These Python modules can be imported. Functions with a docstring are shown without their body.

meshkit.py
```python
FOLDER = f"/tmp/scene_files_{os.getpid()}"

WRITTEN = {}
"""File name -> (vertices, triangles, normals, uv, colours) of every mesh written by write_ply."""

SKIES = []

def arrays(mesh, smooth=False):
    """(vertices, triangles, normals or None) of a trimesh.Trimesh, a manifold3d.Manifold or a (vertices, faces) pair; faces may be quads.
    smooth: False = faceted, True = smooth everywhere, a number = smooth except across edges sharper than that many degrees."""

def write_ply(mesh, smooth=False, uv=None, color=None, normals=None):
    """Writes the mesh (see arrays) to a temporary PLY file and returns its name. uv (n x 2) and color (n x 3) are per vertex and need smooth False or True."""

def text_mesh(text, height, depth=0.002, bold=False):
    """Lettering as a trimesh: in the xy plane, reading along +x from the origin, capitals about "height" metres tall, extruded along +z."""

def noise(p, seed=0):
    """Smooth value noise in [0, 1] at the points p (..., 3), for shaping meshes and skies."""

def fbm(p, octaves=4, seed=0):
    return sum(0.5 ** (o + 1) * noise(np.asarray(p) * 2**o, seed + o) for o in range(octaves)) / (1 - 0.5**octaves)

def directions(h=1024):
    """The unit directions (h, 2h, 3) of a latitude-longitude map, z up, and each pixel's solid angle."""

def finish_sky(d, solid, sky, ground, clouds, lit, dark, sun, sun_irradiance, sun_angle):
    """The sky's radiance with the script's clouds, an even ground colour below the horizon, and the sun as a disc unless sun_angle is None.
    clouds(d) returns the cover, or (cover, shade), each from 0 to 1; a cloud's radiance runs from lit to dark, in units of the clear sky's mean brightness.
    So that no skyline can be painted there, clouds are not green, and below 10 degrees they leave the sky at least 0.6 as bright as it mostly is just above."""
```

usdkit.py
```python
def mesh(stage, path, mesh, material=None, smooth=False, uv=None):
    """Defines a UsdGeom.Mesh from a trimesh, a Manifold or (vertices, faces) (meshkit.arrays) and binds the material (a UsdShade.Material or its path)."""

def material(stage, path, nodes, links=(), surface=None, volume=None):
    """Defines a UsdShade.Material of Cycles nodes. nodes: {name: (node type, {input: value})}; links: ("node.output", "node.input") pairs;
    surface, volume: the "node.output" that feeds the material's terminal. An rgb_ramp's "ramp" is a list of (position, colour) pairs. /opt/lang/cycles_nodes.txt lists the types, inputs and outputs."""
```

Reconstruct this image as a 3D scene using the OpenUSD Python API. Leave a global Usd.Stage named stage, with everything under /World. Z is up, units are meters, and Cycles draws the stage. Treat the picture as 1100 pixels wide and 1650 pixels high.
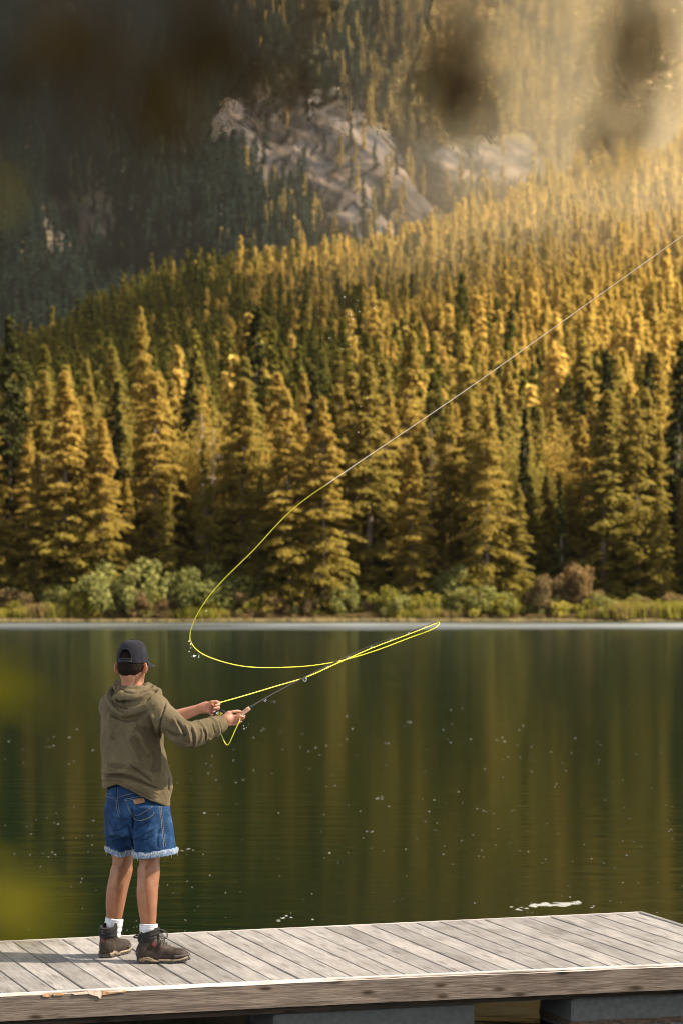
import math, random
import numpy as np
import trimesh
import usdkit, meshkit
from scipy.spatial import cKDTree
from pxr import Usd, UsdGeom, UsdLux, UsdShade, Sdf, Gf, Vt

stage = Usd.Stage.CreateInMemory()
UsdGeom.SetStageUpAxis(stage, UsdGeom.Tokens.z)
UsdGeom.SetStageMetersPerUnit(stage, 1.0)
WORLD = UsdGeom.Xform.Define(stage, '/World')
stage.SetDefaultPrim(WORLD.GetPrim())
UsdGeom.Scope.Define(stage, '/World/Looks')

# ---------------------------------------------------------------- camera
F, HOR, CX = 5000.0, 961.0, 550.0        # focal length, horizon row and centre column of the 1100 x 1650 photograph
CAMZ = 2.43
cam = UsdGeom.Camera.Define(stage, '/World/camera')
cam.AddTranslateOp().Set(Gf.Vec3d(0, 0, CAMZ))
cam.AddRotateXYZOp().Set(Gf.Vec3f(90, 0, 0))
cam.CreateHorizontalApertureAttr(24.0)
cam.CreateVerticalApertureAttr(36.0)
cam.CreateFocalLengthAttr(F / 1650.0 * 36.0)
cam.CreateVerticalApertureOffsetAttr((HOR - 825.0) / 1650.0 * 36.0)
cam.CreateClippingRangeAttr(Gf.Vec2f(0.05, 20000))
cam.CreateFStopAttr(4.8)
cam.CreateFocusDistanceAttr(17.6)
cam.CreateExposureAttr(2.4)

# ---------------------------------------------------------------- sky and sun
SUN_EL, SUN_AZ = math.radians(46), math.radians(93)     # azimuth measured from the view direction towards the right
SUN = np.array([math.sin(SUN_AZ) * math.cos(SUN_EL), math.cos(SUN_AZ) * math.cos(SUN_EL), math.sin(SUN_EL)])
dome = UsdLux.DomeLight.Define(stage, '/World/sky')
dome.GetPrim().SetCustomDataByKey('kind', 'structure')
skym = usdkit.material(stage, '/World/Looks/sky', {
    'tc': ('texture_coordinate', {}), 'nz': ('noise_texture', {'scale': 2.6, 'detail': 5.0, 'roughness': 0.55, 'distortion': 0.3}),
    'cr': ('rgb_ramp', {'ramp': [(0.40, (0, 0, 0)), (0.62, (1, 1, 1))]}), 'cm': ('mix_color', {'blend_type': 'mix', 'use_clamp': False}),
    'hc': ('hsv', {'saturation': 0.12, 'value': 3.0}), 'h': ('hsv', {'saturation': 0.6, 'value': 1.0}), 's': ('sky_texture', {'sky_type': 'single_scattering', 'sun_disc': False, 'sun_elevation': SUN_EL,
                          'sun_rotation': math.atan2(SUN[0], SUN[1]), 'air_density': 1.0, 'aerosol_density': 2.0, 'ozone_density': 1.0}),
    'b': ('background_shader', {'strength': 0.027})}, [('s.color', 'h.color'), ('s.color', 'hc.color'), ('tc.generated', 'nz.vector'), ('nz.fac', 'cr.fac'), ('cr.color', 'cm.fac'), ('h.color', 'cm.a'), ('hc.color', 'cm.b'), ('cm.result', 'b.color')], surface='b.background')
UsdShade.MaterialBindingAPI.Apply(dome.GetPrim()).Bind(skym)
sun = UsdLux.DistantLight.Define(stage, '/World/sun')
sun.CreateNormalizeAttr(True)
sun.CreateIntensityAttr(1.25)
sun.CreateAngleAttr(1.5)
sun.CreateColorAttr(Gf.Vec3f(1.0, 0.875, 0.70))
zax = Gf.Vec3d(*SUN.tolist())
sun.AddTransformOp().Set(Gf.Matrix4d(Gf.Rotation(Gf.Vec3d(0, 0, 1), zax), Gf.Vec3d(0, 0, 0)))

# ---------------------------------------------------------------- helpers
def at(px, py, Z):
    """The world point seen at pixel (px, py) of the photograph, Z metres ahead of the camera."""
    return np.array([(px - CX) / F * Z, Z, CAMZ - (py - HOR) / F * Z])

def pix(p):
    p = np.asarray(p, float)
    return np.stack([CX + F * p[..., 0] / p[..., 1], HOR - F * (p[..., 2] - CAMZ) / p[..., 1]], -1)

_used = {}
def path_of(name, parent=None):
    base = parent.GetPath().pathString if parent is not None else '/World'
    key = (base, name)
    n = _used.get(key, 0)
    _used[key] = n + 1
    return f'{base}/{name}' + (f'_{n:03d}' if n else '')

def tag(p, label=None, cat=None, group=None, kind=None):
    p = p.GetPrim() if hasattr(p, 'GetPrim') else p
    for k, v in (('label', label), ('category', cat), ('group', group), ('kind', kind)):
        if v:
            p.SetCustomDataByKey(k, v)
    return p

def obj(name, mesh, mat, parent=None, smooth=False, **kw):
    m = usdkit.mesh(stage, path_of(name, parent), mesh, M[mat] if isinstance(mat, str) else mat, smooth=smooth)
    return tag(m.GetPrim(), **kw)

def thing(name, label, cat, loc=(0, 0, 0), group=None):
    x = UsdGeom.Xform.Define(stage, path_of(name))
    x.AddTranslateOp().Set(Gf.Vec3d(*map(float, loc)))
    return tag(x.GetPrim(), label, cat, group)

def instance(name, proto, loc, rotz, scale, label, cat, group=None):
    x = UsdGeom.Xform.Define(stage, path_of(name))
    x.AddTranslateOp().Set(Gf.Vec3d(*map(float, loc)))
    x.AddRotateZOp().Set(float(rotz))
    x.AddScaleOp().Set(Gf.Vec3f(*map(float, scale)))
    p = x.GetPrim()
    p.GetReferences().AddInternalReference(proto)
    p.SetInstanceable(True)
    return tag(p, label, cat, group)

def tube(pts, r, n=8, cap=True):
    """A round tube through the points; r is one radius or one for each point."""
    pts = np.asarray(pts, float)
    r = np.broadcast_to(np.asarray(r, float), (len(pts),))
    t = np.gradient(pts, axis=0)
    t /= np.linalg.norm(t, axis=1, keepdims=True) + 1e-12
    up = np.array([0, 0, 1.0]) if abs(t[0, 2]) < 0.9 else np.array([1.0, 0, 0])
    u = np.cross(t[0], up); u /= np.linalg.norm(u)
    V = []
    for i in range(len(pts)):
        u = u - t[i] * (u @ t[i]); u /= np.linalg.norm(u) + 1e-12
        w = np.cross(t[i], u)
        a = np.arange(n) * 2 * math.pi / n
        V.append(pts[i] + r[i] * (np.cos(a)[:, None] * u + np.sin(a)[:, None] * w))
    V = np.vstack(V)
    m = len(pts)
    i, j = np.meshgrid(np.arange(m - 1), np.arange(n), indexing='ij')
    a = i * n + j; b = i * n + (j + 1) % n; c = a + n; d = b + n
    Fc = np.concatenate([np.stack([a, b, d], -1).reshape(-1, 3), np.stack([a, d, c], -1).reshape(-1, 3)])
    if cap:
        V = np.vstack([V, pts[0], pts[-1]])
        k = np.arange(n)
        Fc = np.vstack([Fc, np.stack([np.full(n, len(V) - 2), (k + 1) % n, k], -1),
                        np.stack([np.full(n, len(V) - 1), (m - 1) * n + k, (m - 1) * n + (k + 1) % n], -1)])
    return trimesh.Trimesh(V, Fc, process=False)

def spline(pts, n=60):
    from scipy.interpolate import CubicSpline
    pts = np.asarray(pts, float)
    d = np.r_[0, np.cumsum(np.linalg.norm(np.diff(pts, axis=0), axis=1) ** 0.6)]
    return CubicSpline(d, pts)(np.linspace(0, d[-1], n))

def cat(ms):
    return trimesh.util.concatenate([m for m in ms if m is not None and len(m.faces)])

def rbox(sx, sy, sz, c=0.004):
    """A box with chamfered edges centred on the origin."""
    import manifold3d as m3
    s = np.array([sx, sy, sz]) / 2
    pts = []
    for q in np.ndindex(2, 2, 2):
        sg = np.array(q) * 2 - 1
        for k in range(3):
            v = s - c; v[k] = s[k]
            pts.append(sg * v)
    h = m3.Manifold.hull_points(np.array(pts))
    m = h.to_mesh()
    return trimesh.Trimesh(m.vert_properties[:, :3], m.tri_verts, process=False)

M = {}
HAZE = 0.000012
MIST = 0.0010
CLOUD = 0.0032
def mat(name, nodes, links=(), surface='p.BSDF', volume=None):
    M[name] = usdkit.material(stage, '/World/Looks/' + name, nodes, links, surface=surface, volume=volume)
    return M[name]

def plain(name, col, rough=0.6, noise=None, amount=0.25, **kw):
    """A principled material whose colour wanders a little with an object-space noise."""
    nodes = {'g': ('geometry', {}), 'n': ('noise_texture', {'scale': noise or 20.0, 'detail': 4.0}),
             'r': ('rgb_ramp', {'ramp': [(0.3, [c * (1 - amount) for c in col]), (0.7, [min(1, c * (1 + amount)) for c in col])]}),
             'p': ('principled_bsdf', {'roughness': rough, **kw})}
    return mat(name, nodes, [('g.position', 'n.vector'), ('n.fac', 'r.fac'), ('r.color', 'p.base_color')])
# ================================================================ MATERIALS OF THE SETTING
def leaf_material(name, a, b, c, trans=0.35, scale=0.05, low=None):
    """Foliage: tone differs from tree to tree and from patch to patch; a share of the light passes through the leaves."""
    mat(name, {
        'o': ('object_info', {}), 'g': ('geometry', {}),
        'n': ('noise_texture', {'scale': scale, 'detail': 3.0}),
        'w': ('white_noise_texture', {'dimensions': '1D'}),
        'k': ('math', {'math_type': 'multiply_add', 'value2': 0.55, 'value3': -0.05}),
        'k2': ('math', {'math_type': 'multiply_add', 'value2': 0.55}),
        'r': ('rgb_ramp', {'ramp': [(0.1, a), (0.5, b), (0.9, c)]}),
        'hv': ('math', {'math_type': 'multiply_add', 'value2': 0.5, 'value3': 0.75}),
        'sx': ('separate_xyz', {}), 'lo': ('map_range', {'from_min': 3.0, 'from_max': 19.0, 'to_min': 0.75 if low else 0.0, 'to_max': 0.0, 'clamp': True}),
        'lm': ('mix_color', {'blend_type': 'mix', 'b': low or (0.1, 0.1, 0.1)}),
        'h': ('hsv', {}),
        'd': ('diffuse_bsdf', {}), 't': ('translucent_bsdf', {}), 'm': ('mix_closure', {'fac': trans})},
        [('g.position', 'n.vector'), ('n.fac', 'k.value1'), ('g.random_per_island', 'w.w'), ('o.random', 'k2.value1'), ('k.value', 'k2.value3'),
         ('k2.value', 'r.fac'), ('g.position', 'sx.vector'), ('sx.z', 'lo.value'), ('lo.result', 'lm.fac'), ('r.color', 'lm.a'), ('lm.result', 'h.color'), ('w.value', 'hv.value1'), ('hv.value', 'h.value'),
         ('h.color', 'd.color'), ('h.color', 't.color'), ('d.BSDF', 'm.closure1'), ('t.BSDF', 'm.closure2')], surface='m.closure')

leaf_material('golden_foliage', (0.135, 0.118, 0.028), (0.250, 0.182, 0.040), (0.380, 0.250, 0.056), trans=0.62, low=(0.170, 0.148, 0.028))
leaf_material('dark_foliage', (0.016, 0.020, 0.008), (0.028, 0.030, 0.009), (0.046, 0.042, 0.011), trans=0.15)
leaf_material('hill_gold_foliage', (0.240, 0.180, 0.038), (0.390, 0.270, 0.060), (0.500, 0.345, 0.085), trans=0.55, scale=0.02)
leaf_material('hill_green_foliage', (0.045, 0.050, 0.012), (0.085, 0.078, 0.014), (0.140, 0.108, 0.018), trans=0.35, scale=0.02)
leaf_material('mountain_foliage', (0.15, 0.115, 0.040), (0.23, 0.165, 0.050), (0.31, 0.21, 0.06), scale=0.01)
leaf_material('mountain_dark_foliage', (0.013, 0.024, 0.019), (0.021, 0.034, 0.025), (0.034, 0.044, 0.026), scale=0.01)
leaf_material('bush_foliage', (0.10, 0.105, 0.030), (0.15, 0.15, 0.045), (0.20, 0.19, 0.06), scale=0.3)
leaf_material('reed_foliage', (0.12, 0.112, 0.020), (0.19, 0.170, 0.028), (0.26, 0.215, 0.042), scale=0.15)
leaf_material('russet_foliage', (0.10, 0.075, 0.034), (0.145, 0.100, 0.044), (0.19, 0.125, 0.052), scale=0.3)
plain('bark', (0.085, 0.062, 0.045), 0.9, 3.0, 0.4)
plain('pale_bark', (0.22, 0.165, 0.125), 0.9, 3.0, 0.35)
plain('dark_bark', (0.035, 0.026, 0.018), 0.9, 8.0, 0.4)

mat('terrain', {
    'g': ('geometry', {}), 'a': ('attribute', {'attribute': 'rock'}),
    'mp': ('mapping', {'mapping_type': 'texture', 'rotation': (0.0, 0.72, 0.0), 'scale': (38.0, 45.0, 7.0)}),
    'n1': ('noise_texture', {'scale': 1.0, 'detail': 7.0, 'roughness': 0.65}),
    'n2': ('noise_texture', {'scale': 0.012, 'detail': 5.0, 'roughness': 0.6}),
    'r1': ('rgb_ramp', {'ramp': [(0.40, (0.016, 0.017, 0.022)), (0.47, (0.036, 0.032, 0.031)), (0.54, (0.060, 0.047, 0.038)), (0.64, (0.125, 0.094, 0.071))]}),
    'r2': ('rgb_ramp', {'ramp': [(0.40, (0.25, 0.25, 0.27)), (0.58, (1.0, 0.98, 0.95))]}),
    'mu': ('mix_color', {'blend_type': 'multiply', 'fac': 0.85}),
    'n3': ('noise_texture', {'scale': 0.25, 'detail': 4.0}),
    'r3': ('rgb_ramp', {'ramp': [(0.3, (0.030, 0.026, 0.012)), (0.7, (0.080, 0.058, 0.022))]}),
    'mx': ('mix_color', {'blend_type': 'mix'}),
    'bp': ('bump', {'strength': 0.9, 'distance': 6.0}),
    'p': ('principled_bsdf', {'roughness': 0.95, 'specular_ior_level': 0.1})},
    [('g.position', 'mp.vector'), ('mp.vector', 'n1.vector'), ('g.position', 'n2.vector'), ('g.position', 'n3.vector'),
     ('n1.fac', 'r1.fac'), ('n2.fac', 'r2.fac'), ('r1.color', 'mu.a'), ('r2.color', 'mu.b'), ('n3.fac', 'r3.fac'),
     ('a.fac', 'mx.fac'), ('r3.color', 'mx.a'), ('mu.result', 'mx.b'), ('mx.result', 'p.base_color'), ('n1.fac', 'bp.height'), ('bp.normal', 'p.normal')])

# water: smooth lake with small ripples, ruffled by wind along the far shore
mat('water', {
    'g': ('geometry', {}), 's': ('separate_xyz', {}),
    'm1': ('mapping', {'mapping_type': 'point', 'scale': (0.55, 1.5, 1.0)}),
    'n1': ('noise_texture', {'scale': 1.4, 'detail': 3.0, 'roughness': 0.5, 'distortion': 0.4}),
    'm2': ('mapping', {'mapping_type': 'point', 'scale': (3.0, 9.0, 1.0), 'rotation': (0.0, 0.0, 0.25)}),
    'n2': ('noise_texture', {'scale': 1.0, 'detail': 2.0, 'roughness': 0.5}),
    'n3': ('noise_texture', {'scale': 0.045, 'detail': 2.0}),
    'calm': ('map_range', {'from_min': 0.35, 'from_max': 0.65, 'to_min': 0.15, 'to_max': 1.0, 'clamp': True}),
    'h2': ('math', {'math_type': 'multiply', 'value2': 0.22}),
    'h': ('math', {'math_type': 'add'}),
    'hc': ('math', {'math_type': 'multiply'}), 'nwl': ('math', {'math_type': 'multiply_add', 'value2': -0.92, 'value3': 1.0}), 'hd': ('math', {'math_type': 'multiply'}),
    'nw': ('noise_texture', {'scale': 0.02, 'detail': 2.0}),
    'yw': ('math', {'math_type': 'multiply_add', 'value2': 60.0, 'value3': -30.0}),
    'ys': ('math', {'math_type': 'add'}),
    'wind': ('map_range', {'from_min': 212.0, 'from_max': 256.0, 'to_min': 0.0, 'to_max': 1.0, 'clamp': True}),
    'lee': ('map_range', {'from_min': 274.0, 'from_max': 290.0, 'to_min': 1.0, 'to_max': 0.0, 'clamp': True}),
    'wl': ('math', {'math_type': 'multiply'}),
    'nb': ('noise_texture', {'scale': 0.035, 'detail': 3.0}), 'mb': ('mapping', {'mapping_type': 'point', 'scale': (1.0, 0.25, 1.0)}), 'pb': ('map_range', {'from_min': 0.36, 'from_max': 0.58, 'to_min': 0.30, 'to_max': 1.0, 'clamp': True}),
    'xl': ('map_range', {'from_min': -32.0, 'from_max': 2.0, 'to_min': 0.45, 'to_max': 1.0, 'clamp': True}), 'w1': ('math', {'math_type': 'multiply'}), 'w2': ('math', {'math_type': 'multiply'}),
    'ro': ('map_range', {'from_min': 0.0, 'from_max': 1.0, 'to_min': 0.085, 'to_max': 0.55, 'clamp': True}),
    'bp': ('bump', {'strength': 1.0, 'distance': 0.010}), 'fr': ('fresnel', {'IOR': 1.333}), 'f2': ('math', {'math_type': 'multiply'}), 'fa': ('math', {'math_type': 'multiply', 'value2': 0.62}),
    'fb': ('math', {'math_type': 'multiply', 'value2': 0.30, 'use_clamp': True}), 'fx': ('mix_float', {}),
    'd': ('diffuse_bsdf', {'color': (0.0022, 0.0055, 0.0016)}), 'gl': ('glossy_bsdf', {'color': (0.93, 0.97, 0.96), 'distribution': 'ggx'}),
    'p': ('mix_closure', {})},
    [('g.position', 's.vector'), ('g.position', 'm1.vector'), ('m1.vector', 'n1.vector'), ('g.position', 'm2.vector'), ('m2.vector', 'n2.vector'),
     ('g.position', 'n3.vector'), ('n3.fac', 'calm.value'), ('n2.fac', 'h2.value1'), ('n1.fac', 'h.value1'), ('h2.value', 'h.value2'),
     ('h.value', 'hc.value1'), ('calm.result', 'hc.value2'), ('wl.value', 'nwl.value1'), ('hc.value', 'hd.value1'), ('nwl.value', 'hd.value2'), ('hd.value', 'bp.height'),
     ('g.position', 'nw.vector'), ('nw.fac', 'yw.value1'), ('s.y', 'ys.value1'), ('yw.value', 'ys.value2'),
     ('ys.value', 'wind.value'), ('s.y', 'lee.value'), ('wind.result', 'w1.value1'), ('lee.result', 'w1.value2'), ('g.position', 'mb.vector'), ('mb.vector', 'nb.vector'), ('nb.fac', 'pb.value'), ('s.x', 'xl.value'), ('pb.result', 'w2.value1'), ('xl.result', 'w2.value2'), ('w1.value', 'wl.value1'), ('w2.value', 'wl.value2'), ('wl.value', 'ro.value'),
     ('ro.result', 'gl.roughness'), ('bp.normal', 'gl.normal'), ('bp.normal', 'd.normal'), ('bp.normal', 'fr.normal'),
     ('fr.fac', 'f2.value1'), ('fr.fac', 'f2.value2'), ('f2.value', 'fa.value1'), ('fr.fac', 'fb.value1'), ('wl.value', 'fx.fac'), ('fa.value', 'fx.a'), ('fb.value', 'fx.b'),
     ('fx.result', 'p.fac'), ('d.BSDF', 'p.closure1'), ('gl.BSDF', 'p.closure2')], surface='p.closure')

# ================================================================ TERRAIN
def sstep(a, b, x):
    t = np.clip((x - a) / (b - a), 0, 1)
    return t * t * (3 - 2 * t)

CREST_X = np.array([-900, -300, 0, 60, 120, 200, 300, 400, 500, 600, 700, 800, 900, 1000, 1100, 1400, 2000])
CREST_Y = np.array([690, 640, 570, 535, 502, 462, 428, 410, 404, 388, 358, 325, 280, 248, 236, 200, 190])
def height(x, y):
    x, y = np.asarray(x, float), np.asarray(y, float)
    px = CX + F * x / np.maximum(y, 300)
    p = np.stack([x / 90, y / 90, np.zeros_like(x)], -1)
    low = 0.35 + sstep(304, 318, y) * 0.7 + sstep(318, 520, y) * 9 + np.clip(y - 520, 0, 200) * 0.03
    crest = (HOR - np.interp(px, CREST_X, CREST_Y)) / F * 1060 - 20
    up = np.clip((y - 400) / (1060 - 400), 0, 1)
    up = up ** 1.25
    down = 1 - 0.75 * sstep(1060, 1500, y)
    mid = (crest - low * 0.6) * up * down
    # far mountain: a spur climbs away from the valley; left of its shoulder the flank falls off to the left
    s = np.clip(y - 1420, 0, None)
    far = 0.34 * s + 60 * sstep(1500, 2600, y)
    flank = np.clip(-40 - x - 0.06 * (y - 2000), 0, None)
    fl = 0.80 * flank * sstep(1500, 2100, y)
    far = far - np.minimum(fl, 60 + 0.06 * np.clip(y - 1500, 0, 2000))
    far = far + 140 * sstep(2200, 3000, y)
    far = far + 0.10 * np.clip(x, 0, 600) * sstep(1500, 2200, y) * 0.4
    rough = (meshkit.fbm(p * 1.0, 5, 3) - 0.5)
    h = low + mid + np.maximum(far, -40)
    h = h + rough * (4 * sstep(420, 700, y) + 12 * sstep(1250, 1700, y))
    gully = np.abs(np.sin((x * 0.030 + y * 0.006) + 2.5 * meshkit.fbm(p * 0.6, 3, 9)))
    h = h - 22 * (1 - gully) ** 2 * sstep(1500, 1900, y)
    return h

ROCK = [(345, 205), (390, 150), (480, 140), (560, 175), (640, 235), (740, 245), (830, 235), (900, 268), (930, 300), (800, 345), (690, 400), (560, 420), (500, 335), (430, 320), (365, 270)]
from shapely.geometry import Polygon, Point
import shapely
ROCKP = Polygon(ROCK).buffer(6)
ROCK2 = Polygon([(60, 330), (150, 300), (185, 345), (200, 400), (150, 440), (80, 420)])
def rockness(x, y, z):
    """How bare the slope is: the slide scar and its outcrops on the far mountain."""
    q = pix(np.stack([x, y, z], -1))
    q = q + (np.stack([meshkit.fbm(np.stack([x / 40, y / 40, x * 0 + 5], -1), 4, 11), meshkit.fbm(np.stack([x / 40, y / 40, x * 0 + 9], -1), 4, 17)], -1) - 0.5) * 70
    far = (y > 1450)
    d1 = -shapely.distance(shapely.points(q[..., 0], q[..., 1]), ROCKP.boundary) * np.where(shapely.contains_xy(ROCKP, q[..., 0], q[..., 1]), -1, 1)
    d2 = -shapely.distance(shapely.points(q[..., 0], q[..., 1]), ROCK2.boundary) * np.where(shapely.contains_xy(ROCK2, q[..., 0], q[..., 1]), -1, 1)
    return np.where(far, np.maximum(sstep(-6, 10, d1), sstep(-3, 10, d2) * 0.8), 0)

def terrain_mesh():
    ys = np.r_[np.linspace(300, 420, 40), np.linspace(424, 1500, 120), np.linspace(1508, 3000, 150), np.linspace(3020, 3800, 20)]
    us = np.linspace(-0.27, 0.27, 200)                           # x over y
    U, Y = np.meshgrid(us, ys, indexing='xy')
    X = U * Y
    X[:, :40] *= 1 + (np.linspace(2.5, 0, 40) ** 2)[None, :] * 0.25
    X[:, -40:] *= 1 + (np.linspace(0, 2.5, 40) ** 2)[None, :] * 0.25
    Z = height(X, Y)
    Z[0] = -0.6
    Z[1] = 0.02 + 0.2 * meshkit.noise(np.stack([X[1] / 3, Y[1], X[1] * 0], -1), 4)
    R = rockness(X, Y, Z)
    # broken ledges on the bare rock
    led = meshkit.fbm(np.stack([X / 16 + Z / 14, Y / 60, Z / 40], -1), 4, 21) - 0.5
    Z = Z + R * led * 44
    n, m = X.shape
    i, j = np.meshgrid(np.arange(n - 1), np.arange(m - 1), indexing='ij')
    a = i * m + j
    Fc = np.concatenate([np.stack([a, a + 1, a + m + 1], -1).reshape(-1, 3), np.stack([a, a + m + 1, a + m], -1).reshape(-1, 3)])
    return np.stack([X, Y, Z], -1).reshape(-1, 3), Fc, R.ravel()

TV, TF, TR = terrain_mesh()
tm = usdkit.mesh(stage, path_of('hills'), (TV, TF), M['terrain'], smooth=True)
UsdGeom.PrimvarsAPI(tm).CreatePrimvar('rock', Sdf.ValueTypeNames.FloatArray, 'vertex').Set(Vt.FloatArray.FromNumpy(TR.astype(np.float32)))
tag(tm, kind='structure')

# lake: one sheet, its near edge under the bank
lv = np.array([[-500, -20, 0], [500, -20, 0], [500, 308, 0], [-500, 308, 0]], float)
obj('lake', trimesh.Trimesh(lv, [[0, 1, 2], [0, 2, 3]], process=False), 'water', kind='structure')
# ================================================================ TREES
def leaves(centers, size, rng, up=0.35, elong=1.6, dirs=None):
    """One little pointed leaf-clump face pair (a bent quad) at each centre."""
    n = len(centers)
    d = rng.normal(size=(n, 3)) if dirs is None else dirs + rng.normal(size=(n, 3)) * 0.45
    d /= np.linalg.norm(d, axis=1, keepdims=True)
    w = np.cross(d, rng.normal(size=(n, 3)) + np.array([0, 0, up]))
    w /= np.linalg.norm(w, axis=1, keepdims=True) + 1e-9
    nn = np.cross(d, w)
    s = (size * rng.uniform(0.6, 1.4, n))[:, None]
    a = centers - d * s * elong * 0.5
    b = centers + w * s * 0.5 + nn * s * 0.18
    c = centers + d * s * elong * 0.5
    e = centers - w * s * 0.5 + nn * s * 0.18
    V = np.stack([a, b, c, e], 1).reshape(-1, 3)
    k = np.arange(n)[:, None] * 4
    Fc = np.concatenate([k + [0, 1, 2], k + [0, 2, 3]])
    return V, Fc

def conifer(seed, H, R, kind='golden', nb=120, per=46, size=0.36):
    """(crown, trunk) of a conifer H metres high with its foot at the origin: whorls of drooping boughs hung with sprays."""
    rng = np.random.default_rng(seed)
    C, D, S = [], [], []
    lean = rng.normal(size=2) * 0.012 * H
    axis = lambda t: np.stack([lean[0] * t ** 2, lean[1] * t ** 2, H * t], -1)
    boughs = []
    for k in range(nb):
        t = 0.06 + 0.94 * ((k + rng.uniform()) / nb) ** (0.92 if kind == 'golden' else 1.0)
        t = min(t, 0.995)
        if kind == 'golden':
            prof = (1 - t ** 1.45) ** 0.92 * (0.62 + 0.38 * min(1, t / 0.25)) + 0.03
        elif kind == 'spire':
            prof = (1 - t) ** 0.85 * (0.7 + 0.3 * min(1, t / 0.2)) + 0.05
        else:
            prof = (1 - t) ** 0.72 + 0.02
        L = R * prof * rng.uniform(0.62, 1.2)
        if rng.uniform() < 0.07:
            L *= 0.4
        ph = rng.uniform(0, 2 * math.pi)
        rise = (0.35 * t - 0.10) if kind != 'spire' else (0.15 * t - 0.35)
        n = max(4, int(per * (0.35 + 0.65 * L / R)))
        s = rng.uniform(0.12, 1.0, n) ** 0.75
        droop = -(0.28 if kind != 'spire' else 0.15) * s ** 2
        base = axis(np.full(n, t))
        dirv = np.array([math.cos(ph), math.sin(ph)])
        side = np.array([-dirv[1], dirv[0]])
        wid = L * 0.30 * (1.05 - s) + 0.12
        off = rng.normal(size=n) * wid
        P = np.empty((n, 3))
        P[:, :2] = base[:, :2] + dirv * (s * L)[:, None] + side * off[:, None]
        P[:, 2] = base[:, 2] + L * (rise * s + droop) - np.abs(rng.normal(size=n)) * (0.17 if kind == 'golden' else 0.10) - 0.25 * np.abs(off)
        C.append(P)
        dd = np.empty((n, 3)); dd[:, :2] = dirv + side * (off / (wid + 0.1))[:, None] * 0.6; dd[:, 2] = -0.45
        D.append(dd)
        if k % 3 == 0:
            q = axis(t)
            boughs.append(tube([q, q + np.r_[dirv * L * 0.5, L * rise * 0.5 - 0.02 * L], q + np.r_[dirv * L * 0.9, L * (rise * 0.9 - 0.2)]], [0.05 * H / 24, 0.03 * H / 24, 0.008], 3, cap=False))
    C, D = np.vstack(C), np.vstack(D)
    V, Fc = leaves(C, size, rng, dirs=D)
    ts = np.linspace(0, 1, 9)
    tr = 0.0125 * H * (1 - ts) ** 0.9 + 0.01
    tr[0] *= 1.35
    trunk = cat([tube(axis(ts), tr, 7)] + boughs)
    return trimesh.Trimesh(V, Fc, process=False), trunk

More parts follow.
